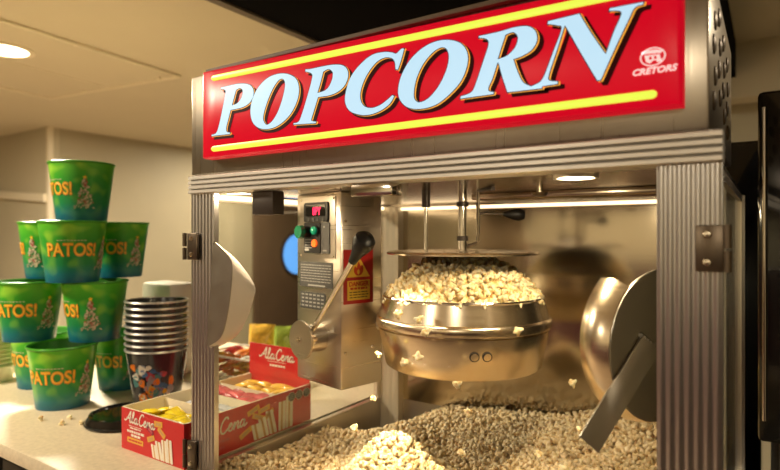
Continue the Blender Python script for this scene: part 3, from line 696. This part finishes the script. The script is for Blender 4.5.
# kernels in mid-air, and a few spilled on the worktop
def cam_pt(px, py, w):
    u = (px-390)/571; v = (235-py)/571; return Vector((.548+.832*u*w-.555*w, -.783+.555*u*w+.832*w, v*w))
fly = [(397, 314, .98, 'airborne kernel in front of the kettle shoulder, leftmost of the upper pair'), (419, 319, .97, 'airborne kernel in front of the kettle shoulder, right of its pair'), (426, 332, .965, 'airborne kernel crossing the dark kettle groove at left'), (518, 330, .985, 'airborne kernel in front of the kettle near its right edge'),
       (404, 363, .985, 'airborne kernel before the lower kettle wall, lower of two'), (418, 357, .98, 'airborne kernel before the lower kettle wall, higher of two'), (379, 355, 1.08, 'airborne kernel beside the left edge of the kettle'), (374, 398, 1.15, 'airborne kernel left of the pale rear post'),
       (457, 385, .93, 'white kernel falling just below the kettle bottom'), (467.5, 412, .96, 'white kernel falling over the bed midway below the kettle'), (354, 428, 1.12, 'airborne kernel above the popcorn at the left glass'), (462, 453, .95, 'blurred kernel falling beside the bright mound'),
       (539, 455, 1.0, 'kernel falling low between mound and scoop handle'), (573, 383, 1.1, 'kernel falling left of the round scoop'), (580, 430, .95, 'kernel falling left of the tip of the scoop handle'), (563, 468, .95, 'kernel falling at the bottom edge of the picture')]
for px, py, w, lb in fly: kernel(cam_pt(px, py, w), random.uniform(.0095, .0115), lb, 'popcorn kernels in mid-air')
for (x, y), lb in zip(((-1.117, -.0115), (-1.035, .004), (-1.068, .0415), (-.995, .036)), ('spilled kernel on the worktop, leftmost of four before the bucket', 'spilled kernel on the worktop, nearest of four before the bucket', 'spilled kernel on the worktop, farthest of four before the bucket', 'spilled kernel on the worktop against the black lid')):
    kernel((x, y, CT+.006), .0095, lb, 'popcorn kernels spilled on the worktop')

# ------------------------------------------------------------------ green buckets
BH, BR0, BR1 = .184, .074, .100
def br(z): return BR0+(BR1-.003-BR0)*z/BH
def wrap(x, z, d=.0012, a0=0.):
    a = a0+x/.088; r = br(z)+d; return Vector((r*math.sin(a), -r*math.cos(a), z))
def tree_geo(seed):
    rnd = random.Random(seed); out = []
    for i in range(95):
        q = rnd.random()**.75; z = .128-.088*q; hw = .003+.030*q; x = rnd.uniform(-hw, hw); s = rnd.uniform(.0022, .0042); m = M[rnd.choice(('treec', 'treec', 'treeg', 'treer'))]
        out.append((x, z, s, m))
    return out
def make_bucket(first):
    e = empty('popcorn_bucket', (0, 0, 0), 'x', 'bucket', 'green printed popcorn buckets')
    b = MB(); b.lathe([(0, .004), (BR0-.004, .004), (BR0-.002, 0), (BR0, 0), (br(BH-.006), BH-.006)], M['bucket'], seg=64)
    b.lathe([(br(BH-.006)-.002, BH-.004), (BR0-.003, .006), (0, .006)], M['bucketin'], seg=64); b.build('body', e)
    b = MB(); b.lathe([(br(BH)-.002, BH-.006), (BR1-.001, BH-.007), (BR1, BH-.004), (BR1-.001, BH-.001), (br(BH)-.001, BH), (br(BH)-.004, BH-.003), (br(BH)-.003, BH-.006)], M['bucketrim'], seg=64); b.build('rim', e)
    b = MB(); g = text('PATOS!', .048, .0002, .0016, 'CENTER')
    b.geo(g, M['lettero'], lambda v: wrap(v[0]*.92, .080+v[1]*1.1, .0016+v[2])); g2 = text('PATOS!', .048, .0002, -.0005, 'CENTER')
    b.geo(g2, M['lettery'], lambda v: wrap(v[0]*.92, .0815+v[1]*1.06, .0021+v[2]))
    for k in range(9): b.geo(rect(-.038+.009*k, .124, -.038+.009*k+.006, .1265, 0, .0003), M['treec'], lambda v: wrap(v[0], v[1], .0012+v[2]))
    b.build('title_print', e, 0)
    b = MB()
    for x, z, s, m in tree_geo(4): b.geo(plate([(x+s*math.cos(2*PI*i/6), z+s*math.sin(2*PI*i/6)) for i in range(6)], 0, .0004), m, lambda v: wrap(v[0], v[1], .0012+v[2], R_(70)))
    star = [((.0075 if i % 2 == 0 else .003)*math.sin(PI*i/5), .133+(.0075 if i % 2 == 0 else .003)*math.cos(PI*i/5)) for i in range(10)]
    b.geo(plate(star, 0, .0004), M['lettery'], lambda v: wrap(v[0], v[1], .0014+v[2], R_(70)))
    b.geo(plate([(-.034, .036), (.034, .038), (.030, .043), (-.030, .042)], 0, .0004), M['treec'], lambda v: wrap(v[0], v[1], .0012+v[2], R_(70)))
    b.build('tree_print', e, 0)
    return e
T4, T3_, T2_, T1 = CT, CT+.1845, CT+.369, CT+.5535
bspots = [(-1.1849, .0808, T4, -25, 'green PATOS bucket standing nearest on the worktop, bottom tier, front'), (-1.472, .157, T4, -62, 'green PATOS bucket in the bottom tier, mostly hidden at the left end'), (-1.2350, .2960, T4, -47, 'green PATOS bucket in the bottom tier beside the black cups'),
          (-1.342, .060, T3_, -34, 'green PATOS bucket in the second tier, left of its pair'), (-1.176, .172, T3_, -78, 'green PATOS bucket in the second tier, right of its pair next to the black cups'),
          (-1.1807, .1076, T2_, -3, 'green PATOS bucket in the third tier showing its full title'), (-1.4031, .1516, T2_, -107, 'green PATOS bucket in the third tier, hidden behind the left side of the middle one'), (-1.2568, .2973, T2_, -31, 'green PATOS bucket in the third tier, shaded one at the right end'),
          (-1.2287, .1598, T1, -65, 'green PATOS bucket alone on the very top of the pyramid')]
proto = make_bucket(True)
for i, (x, y, z, th, lb) in enumerate(bspots):
    o = proto if i == 0 else copy_tree(proto)
    phi = math.atan2(.548-x, .783+y); o.location = (.548+(x-.548)*1.025, -.783+(y+.783)*1.025, z); o.rotation_euler = (0, 0, phi+R_(th)); o.scale = (.97, .97, 1); o['label'] = lb

# ------------------------------------------------------------------ black cups, pale box, beige lids, black lid
def make_cup():
    e = empty('plastic_cup', (0, 0, 0), 'x', 'cup', 'stack of black cups with silver rims')
    b = MB(); b.lathe([(0, .003), (.064, .003), (.066, 0), (.0885, .166), (.0865, .166), (.062, .006), (0, .006)], M['cup'], seg=48); b.build('body', e)
    b = MB(); b.lathe([(.0868, .164), (.0915, .1642), (.0928, .1665), (.0915, .169), (.0872, .1695), (.0862, .1670)], M['rim'], seg=48); b.build('rim', e)
    return e
cp = make_cup(); names9 = ['lowest', 'second from the bottom', 'third from the bottom', 'fourth from the bottom', 'middle', 'fourth from the top', 'third from the top', 'second from the top', 'topmost']
cups = [cp]+[copy_tree(cp) for _ in range(8)]
for i, o in enumerate(cups):
    o.location = (-1.009, .271, CT+.0181*i); o['label'] = f'black cup with silver rim, {names9[i]} of the nested stack' + (', with colourful artwork' if i == 0 else '')
b = MB(); rnd = random.Random(5); phi = math.atan2(.548+1.009, .783+.271)
for k in range(46):
    a = phi+rnd.uniform(-.95, .55); z = rnd.uniform(.03, .125); x = 0; s = rnd.uniform(.007, .019)
    m = M[rnd.choice(('pblue', 'pteal', 'pgrey', 'c_pink', 'lettery', 'cream', 'lettero', 'pgrey'))]
    pts_ = catmull([(s*rnd.uniform(.5, 1.2)*math.cos(2*PI*i/6), s*rnd.uniform(.5, 1.2)*math.sin(2*PI*i/6)) for i in range(6)], True, 3)
    def f(v, a=a, z=z):
        zz = z+v[1]; r = .066+.0225*zz/.166+.0008+.00002*k; an = a+v[0]/.08; return Vector((r*math.sin(an), -r*math.cos(an), zz))
    b.geo(plate(pts_, 0, .0003), m, f)
art = b.build('artwork_print', None, 0); art.parent = cp
e = MB().box((-1.40, .47, CT), (-1.23, .58, CT+.335), M['pale'], .012).build('storage_box'); tag(e, 'pale grey box standing behind the stack of black cups', 'box')
b = MB(); b.lathe([(0, 0), (.060, 0), (.083, .055), (.089, .056), (.0895, .0595), (.087, .0605), (.081, .058), (.058, .004), (0, .004)], M['beige'], seg=48)
pb = tag(b.build('plastic_bowl'), 'x', 'bowl', 'stack of beige bowls at the left edge')
for i in range(15):
    o = pb if i == 0 else copy_tree(pb); o.location = (-1.724, .106, CT+.0145*i)
    o['label'] = 'beige plastic bowl rim in the nested stack at the left edge of the worktop'
LX, LY = -.927, .120
e = empty('bucket_lid', (LX, LY, CT), 'flat round black plastic lid lying on the worktop behind the red carton', 'lid')
b = MB(); b.lathe([(0, 0), (.100, 0), (.103, .004), (.101, .012), (.096, .017), (.092, .025), (.086, .027), (.082, .022), (0, .0215)], M['blackgloss'], seg=64, c=(LX, LY, CT)); b.build('dish', e)
b = MB(); b.lathe([(.1005, .0035), (.1045, .005), (.1045, .008), (.1005, .0095)], M['black'], seg=64, c=(LX, LY, CT)); b.build('lip', e)

# ------------------------------------------------------------------ red display carton of wrapped snacks
CX0, CX1, CY0, CY1, CZ1 = -.749, -.512, .0, .41, CT+.098
ca = empty('display_carton', ((CX0+CX1)/2, .2, CT), 'red AlaCena display carton with raised header card and four compartments beside the glass', 'carton')
b = MB(); th = .003
b.box((CX0, CY0, CT), (CX1, CY0+th, CZ1), M['cardred']); b.box((CX1-th, CY0+th, CT), (CX1, CY1-th, CZ1), M['cardred']); b.box((CX0, CY0+th, CT), (CX0+th, CY1-th, CZ1), M['cardred']); b.box((CX0, CY1-th, CT), (CX1, CY1, CZ1), M['cardred'])
b.box((CX0+th, CY0+th, CT), (CX1-th, CY1-th, CT+th), M['cardin'])
for lo, hi in (((CX0+th, CY0+th, CT+th), (CX1-th, CY0+th+.0012, CZ1+.0006)), ((CX0+th, CY0+th, CT+th), (CX0+th+.0012, CY1-th, CZ1+.0006)), ((CX1-th-.0012, CY0+th, CT+th), (CX1-th, CY1-th, CZ1+.0006)), ((CX0, CY0, CZ1), (CX1, CY0+th, CZ1+.0006)), ((CX1-th, CY0, CZ1), (CX1, CY1, CZ1+.0006)), ((CX0, CY0, CZ1), (CX0+th, CY1, CZ1+.0006))): b.box(lo, hi, M['cardin'])
b.build('tray', ca, 0)
for y in (.115, .205, .29):
    MB().box((CX0+th+.0015, y-.0012, CT+th), (CX1-th-.0015, y+.0012, CZ1-.004), M['cardin']).build('divider', ca, 0)
# header card at the far end: steps down in a curve at its right
hc = [(CX0, CZ1), (CX0, CT+.190), (CX1-.055, CT+.190), (CX1-.040, CT+.184), (CX1-.034, CT+.165), (CX1-.030, CT+.138), (CX1-.018, CT+.126), (CX1-.004, CT+.120), (CX1, CT+.112), (CX1, CZ1)]
b = MB(); b.geo(plate(hc, 0, .0025), M['cardred'], lambda v: Vector((v[0], CY1-th-v[2], v[1]))); b.build('header_card', ca, 0)
SCR = [  # "AlaCena" in joined script, unit = x-height 1
 [(-.55, .35), (-.2, .25), (.25, .6), (.75, 1.35), (1.05, 1.9), (1.15, 1.75), (1.05, .9), (1.1, .1), (1.35, .05)], [(.1, .75), (.55, .7), (1.3, .95)],
 [(1.35, .05), (1.75, .7), (2.05, 1.6), (1.95, 1.95), (1.75, 1.6), (1.65, .6), (1.75, .05), (2.05, .15), (2.3, .5)],
 [(3.0, .8), (2.7, .95), (2.4, .7), (2.35, .25), (2.55, .02), (2.85, .3), (3.05, .9), (2.98, .3), (3.1, .03), (3.4, .25)],
 [(4.75, 1.55), (4.6, 1.85), (4.25, 1.85), (3.85, 1.4), (3.65, .75), (3.8, .15), (4.2, -.02), (4.65, .25), (4.9, .5)],
 [(4.85, .45), (5.15, .55), (5.4, .8), (5.25, .97), (5.0, .75), (4.95, .3), (5.15, .02), (5.5, .15), (5.75, .6)],
 [(5.75, .6), (5.9, .95), (5.9, .5), (5.82, .02), (6.05, .6), (6.35, .95), (6.5, .75), (6.42, .25), (6.55, .03), (6.8, .25)],
 [(7.5, .8), (7.2, .95), (6.9, .7), (6.85, .25), (7.05, .02), (7.35, .3), (7.55, .9), (7.48, .3), (7.6, .03), (8.0, .35)]]
def script(b, O, s, fr, m, w=.17, k=.22):
    for st in SCR:
        c = catmull([(O[0]+(x+k*y*.6)*s, O[1]+(y+k*x*0)*s) for x, y in st], n=5); b.geo(ribbon(c, w*s, .0004), m, fr)
def bar(b, fr, x, y, l, h, ang, m1, m2, z=.0004):
    ca_, sa = math.cos(ang), math.sin(ang); q = lambda a, c: (x+a*ca_-c*sa, y+a*sa+c*ca_)
    b.geo(plate([q(-l/2, -h/2), q(l/2, -h/2), q(l/2, h/2), q(-l/2, h/2)], z, z+.0004), m1, fr); b.geo(plate([q(-l*.3, -h*.25), q(l*.3, -h*.25), q(l*.3, h*.25), q(-l*.3, h*.25)], z+.0004, z+.0007), m2, fr)
FC = frame((CX0, CY0, CT), (1, 0, 0)); FLg = frame((CX1, CY0, CT), (0, 1, 0)); FH = frame((CX0, CY1-th-.0026, CT), (1, 0, 0))
b = MB(); script(b, (.020, .066), .0142, FC, M['cream'], .22)
b.geo(rect(.030, .0585, .082, .0595, .0003, .0006), M['cream'], FC); fine_print(b, .036, .078, .052, .057, 1, 2, FC, .0003, M['cream'], .8)
fine_print(b, .024, .092, .0425, .0495, 1, 4, FC, .0003, M['cream'], 1.1); fine_print(b, .040, .078, .034, .041, 1, 5, FC, .0003, M['cream'], 1.1)
b.geo(plate(rrect(.025, .020, .088, .032, .0015), .0003, .0007), M['gold'], FC); fine_print(b, .030, .084, .023, .029, 1, 6, FC, .0008, M['cardred'], .9)
bar(b, FC, .146, .082, .030, .013, .05, M['gold'], M['tan']); bar(b, FC, .158, .065, .030, .012, -.6, M['gold'], M['tan']); bar(b, FC, .116, .062, .026, .010, -.5, M['maroon'], M['c_pink']); bar(b, FC, .118, .044, .028, .012, .35, M['gold'], M['tan'])
def sandwich(b, fr, x, y, h, w, lean):
    for k, (a, m) in enumerate(((0, M['cream']), (.36, M['tan']), (.64, M['cream']))):
        c = rrect(-w/2+w*a*.9, 0, -w/2+w*(a*.9+.38), h, w*.12, 3); b.geo(plate([(x+p[0]+lean*p[1], y+p[1]) for p in c], .0004+.0003*k, .0008+.0003*k), m, fr)
for x, h in ((.136, .030), (.154, .040), (.172, .047), (.190, .052)): sandwich(b, FC, x, .003, h, .021, -.25 if x < .16 else -.1)
b.build('front_print', ca, 0)
b = MB(); script(b, (.030, .048), .0185, FLg, M['cream'], .22)
fine_print(b, .03, .13, .026, .036, 1, 12, FLg, .0003, M['c_pink'], .9); fine_print(b, .03, .11, .012, .021, 1, 13, FLg, .0003, M['c_pink'], .9)
for x, y, a in ((.20, .078, .3), (.235, .072, .15), (.215, .058, -.4), (.175, .030, .4), (.25, .055, .5)): bar(b, FLg, x, y, .040, .013, a, M['gold'], M['tan'])
for x, h in ((.215, .040), (.240, .050), (.268, .062), (.298, .074), (.325, .082)): sandwich(b, FLg, x, .003, h, .026, -.25 if x < .27 else .02)
for k in range(3):
    cx_ = .333+.029*k; oc = [(cx_+.0135*math.cos(PI/8+PI/4*i), .080+.0115*math.sin(PI/8+PI/4*i)) for i in range(8)]
    b.geo(plate([(p[0]+(p[0]-cx_)*.1, p[1]+(p[1]-.080)*.1) for p in oc], .0015, .0018), M['cream'], FLg); b.geo(plate(oc, .0018, .0021), M['seal'], FLg)
    for j in range(3): b.geo(rect(cx_-.008, .0745+.005*j, cx_+.008, .0765+.005*j, .0021, .0023), M['ink'], FLg)
b.build('side_print', ca, 0)
b = MB(); script(b, (.050, .150), .0165, FH, M['cream'], .22); b.geo(rect(.075, .143, .150, .1442, .0003, .0006), M['cream'], FH); fine_print(b, .085, .145, .128, .138, 1, 21, FH, .0003, M['cream'], .8); b.build('header_print', ca, 0)

def wrapper_mesh(l, w, h, m):
    b = MB(); nu, nv = 14, 8; V, F = [], []
    for s in (1, -1):
        for i in range(nu+1):
            for j in range(nv+1):
                u, v = i/nu*2-1, j/nv*2-1; body = max(0, 1-abs(u/.82)**4)**.6*max(0, 1-abs(v)**3)**.6; z = s*(h/2*body+.0004)
                z += .0012*mnoise.noise(Vector((u*4, v*4, s+l*90)))*body; V.append((u*l/2, v*w/2*(1-.10*(1 if abs(u) > .8 else 0)), z))
    k = (nu+1)*(nv+1)
    for s in (0, 1):
        for i in range(nu):
            for j in range(nv): F.append(tuple(x+s*k for x in (i*(nv+1)+j, i*(nv+1)+j+1, (i+1)*(nv+1)+j+1, (i+1)*(nv+1)+j)))
    ring = [j for j in range(nv+1)]+[i*(nv+1)+nv for i in range(1, nu+1)]+[nu*(nv+1)+j for j in range(nv-1, -1, -1)]+[i*(nv+1) for i in range(nu-1, 0, -1)]
    for a, c in zip(ring, ring[1:]+ring[:1]): F.append((a, c, c+k, a+k))
    b.add(V, F, m)
    bx = [(-.35, -.45), (.35, -.45), (.35, .45), (-.35, .45)]
    o = b.build('snack_wrapper', None, 60); me = o.data; bpy.data.objects.remove(o); return me
WM = {c: wrapper_mesh(.062, .034, .016, M[c]) for c in ('c_yel', 'c_red', 'c_org', 'c_sil', 'c_gold', 'c_white', 'c_pink', 'c_grn')}
def wrapper(c, p, rot, label, group, s=1.):
    o = bpy.data.objects.new('snack_wrapper', WM[c]); o.location = p; o.rotation_euler = rot; o.scale = (s,)*3; COL.objects.link(o); return tag(o, label, 'snack', group)
rnd = random.Random(11)
def fill(y0, y1, cols, lab, group, nx, top):
    n = 0
    for lay in range(2):
        for i in range(nx):
            for yy in ((y0+y1)/2-.018, (y0+y1)/2+.018):
                x = CX0+.036+(CX1-CX0-.072)*(i+.5*(lay % 2)*.6)/max(1, nx-1) if nx > 1 else CX0+.1
                x = min(x, CX1-.036)
                c = cols[n % len(cols)]
                wrapper(c, (x+rnd.uniform(-.004, .004), yy+rnd.uniform(-.003, .003), CT+top-.020*(1-lay)+rnd.uniform(-.003, .003)), (rnd.uniform(-.25, .25), rnd.uniform(-.3, .3), rnd.uniform(-.5, .5)), lab, group, rnd.uniform(.92, 1.1)); n += 1
fill(.003, .115, ['c_yel'], 'bright yellow snack wrapper in the front compartment of the red carton', 'yellow snacks in the carton', 4, .080)
fill(.115, .205, ['c_sil'], 'silver snack wrapper in the second compartment of the red carton', 'silver snacks in the carton', 3, .070)
fill(.205, .29, ['c_pink'], 'red snack wrapper in the third compartment of the red carton', 'red snacks in the carton', 4, .082)
fill(.29, .405, ['c_gold'], 'gold snack wrapper in the compartment by the header card', 'gold snacks in the carton', 4, .086)

# ------------------------------------------------------------------ behind the carton: clear tub of sweets and snack bags
tx, ty = -.985, .60
tb = empty('candy_tub', (tx, ty, CT), 'clear plastic tub of wrapped sweets behind the red carton', 'tub')
b = MB(); o_, i_ = rrect(tx-.12, ty-.09, tx+.12, ty+.09, .02), rrect(tx-.117, ty-.087, tx+.117, ty+.087, .018)
n = len(o_); V = [(p[0], p[1], CT) for p in o_]+[(p[0], p[1], CT+.10) for p in o_]+[(p[0], p[1], CT+.10) for p in i_]+[(p[0], p[1], CT+.003) for p in i_]
F = [(j*n+i, j*n+(i+1) % n, (j+1)*n+(i+1) % n, (j+1)*n+i) for j in range(3) for i in range(n)]+[tuple(range(n))[::-1], tuple(range(3*n, 4*n))]
b.add(V, F, M['plasticclear']); b.build('shell', tb); b = MB(); b.geo(plates([rrect(tx-.124, ty-.094, tx+.124, ty+.094, .02), rrect(tx-.116, ty-.086, tx+.116, ty+.086, .018)], CT+.096, CT+.101), M['c_white']); b.build('rim', tb)
cc = ['c_org', 'c_red', 'c_org', 'c_white', 'c_gold']; dsc = {'c_org': 'orange', 'c_red': 'red', 'c_white': 'white', 'c_gold': 'golden'}
for lay in range(4):
    for i in range(4):
        for j in range(3):
            c = cc[rnd.randrange(5)]
            wrapper(c, (tx-.072+.048*i+rnd.uniform(-.006, .006), ty-.050+.050*j, CT+.016+.026*lay+rnd.uniform(-.003, .004)), (rnd.uniform(-.5, .5), rnd.uniform(-.5, .5), rnd.uniform(0, 3.1)), f'{dsc[c]} wrapped sweet in the clear tub behind the carton', f'{dsc[c]} sweets in the clear tub', .95)
def bag_mesh(m):
    b = MB(); nu, nv = 12, 10; V, F = [], []
    for s in (1, -1):
        for i in range(nu+1):
            for j in range(nv+1):
                u, v = i/nu*2-1, j/nv*2-1; body = max(0, 1-abs(u)**3)**.6*max(0, 1-abs(v/.85)**4)**.6
                V.append((u*.055, s*(.022*body+.0005)+.004*mnoise.noise(Vector((u*3, v*3, s)))*body, .075+v*.075))
    k = (nu+1)*(nv+1)
    for s in (0, 1):
        for i in range(nu):
            for j in range(nv): F.append(tuple(x+s*k for x in (i*(nv+1)+j, i*(nv+1)+j+1, (i+1)*(nv+1)+j+1, (i+1)*(nv+1)+j)))
    ring = [j for j in range(nv+1)]+[i*(nv+1)+nv for i in range(1, nu+1)]+[nu*(nv+1)+j for j in range(nv-1, -1, -1)]+[i*(nv+1) for i in range(nu-1, 0, -1)]
    for a, c in zip(ring, ring[1:]+ring[:1]): F.append((a, c, c+k, a+k))
    b.add(V, F, m)
    o = b.build('snack_bag', None, 60); me = o.data; bpy.data.objects.remove(o); return me
BMh = {c: bag_mesh(M[c]) for c in ('c_grn', 'c_gold', 'c_white', 'c_red', 'c_yel')}
for i, (c, lb) in enumerate((('c_gold', 'golden snack bag standing at the left end of the bag row behind the tub'), ('c_grn', 'green snack bag standing left of the yellow one behind the tub'), ('c_yel', 'bright yellow snack bag standing behind the tub'), ('c_white', 'white snack bag standing between the yellow and red ones'), ('c_red', 'red snack bag standing in the row behind the header card'), ('c_grn', 'green snack bag at the right end of the row beside the control box'))):
    o = bpy.data.objects.new('snack_bag', BMh[c]); o.location = (-1.16+.125*i, .84+.02*(i % 2), CT); o.rotation_euler = (R_(-8), 0, R_(25+6*(i % 3))); COL.objects.link(o); tag(o, lb, 'snack bag', 'snack bags standing at the back of the worktop')

# ------------------------------------------------------------------ black cooler on the right
co = empty('drinks_cooler', (.90, .75, FL), 'tall glossy black cooler at the right edge beside the machine', 'cooler')
MB().box((.548, .46, FL), (1.25, 1.1, .25), M['blackmatte'], .006).build('body', co)
t = MB(); t.box((.529, .40, -.36), (1.25, .455, .25), M['blackgloss'], .008); t.build('door', co)
t = MB(); t.cyl((.538, .392, -.32), (.538, .392, .22), .0028, M['chrome'], seg=10); t.build('door_edge', co)
t = MB(); t.box((.56, .42, FL+.05), (1.24, .458, -.365), M['cab'], .004); t.build('kick_panel', co)

bc = empty('storage_cabinet', (.38, 1.15, FL), 'tall black storage cabinet standing behind the machine by the cooler', 'cabinet')
MB().box((.20, .86, FL), (.527, 1.45, .23), M['blackgloss'], .006).build('body', bc); MB().box((.21, .845, FL+.1), (.525, .859, .22), M['blackgloss'], .003).build('door', bc)

# ------------------------------------------------------------------ lamps of the room and machine, plus two added header fills
def area(name, loc, size, power, col=(1, .86, .65), rot=(0, 0, 0), spread=None):
    l = bpy.data.lights.new(name, 'AREA'); l.shape = 'DISK'; l.size = size; l.energy = power; l.color = col
    if spread: l.spread = spread
    o = bpy.data.objects.new(name, l); o.location = loc; o.rotation_euler = rot; COL.objects.link(o); return o
DL = [(-2.79, .587, 'ceiling downlight glowing beside the ceiling panel at the left edge'), (-1.9, -1.0, 'ceiling downlight over the aisle in front of the beige worktop'), (-1.2, -3.8, 'ceiling downlight over the aisle left of the photographer'), (1.3, -3.8, 'ceiling downlight over the aisle right of the photographer'), (-4.0, 3.6, 'ceiling downlight in the far room near the brown door'), (1.6, 1.6, 'ceiling downlight over the cooler')]
for i, (x, y, lb) in enumerate(DL):
    e = empty('ceiling_downlight', (x, y, CE), lb, 'ceiling light', 'recessed ceiling downlights')
    b = MB(); b.lathe([(.135, CE), (.135, CE-.014), (.107, CE-.016), (.105, CE-.006)], M['trimcream'], c=(x, y, 0)); b.build('ring', e)
    b = MB(); b.cyl((x, y, CE-.013), (x, y, CE-.0065), .105, M['lamp']); b.build('lens', e)
    area('downlight_lamp', (x, y, CE-.018), .34, (130, 46, 34, 40, 24, 9)[i])
area('puck_light', (.295, .118, .087), .05, .9, (1, .78, .48)); area('puck_light', (-.40, .05, .087), .05, 1.2, (1, .78, .48))
area('header_fill', (.02, .03, .082), .04, .65, (1, .80, .50), rot=(R_(16), R_(12), 0), spread=R_(36))  # added narrow lamp, unseen behind the header, to brighten the mound
area('header_fill', (.27, .035, .082), .04, .65, (1, .80, .50), rot=(R_(14), R_(12), 0))  # added wide lamp, unseen behind the header, to brighten the kettle heap
w = bpy.data.worlds.new('World'); SC.world = w; w.use_nodes = True; w.node_tree.nodes['Background'].inputs[0].default_value = (1, .82, .58, 1); w.node_tree.nodes['Background'].inputs[1].default_value = .05

# ------------------------------------------------------------------ camera
cam = bpy.data.cameras.new('Camera'); cam.sensor_width = 36; cam.lens = 571/780*36; cam.clip_start = .02
cam.dof.use_dof = True; cam.dof.focus_distance = 1.05; cam.dof.aperture_fstop = 3.2
co_ = bpy.data.objects.new('Camera', cam); co_.location = (.548, -.783, 0); co_.rotation_euler = (R_(90), 0, math.atan2(.555, .832)); COL.objects.link(co_)
SC.camera = co_
SC.view_settings.view_transform = 'Standard'; SC.view_settings.look = 'None'; SC.view_settings.exposure = .6; SC.view_settings.gamma = 1
SC.cycles.use_denoising = True
SC.cycles.max_bounces = 10; SC.cycles.transparent_max_bounces = 12; SC.cycles.caustics_reflective = False; SC.cycles.caustics_refractive = False
SC.cycles.sample_clamp_indirect = 4
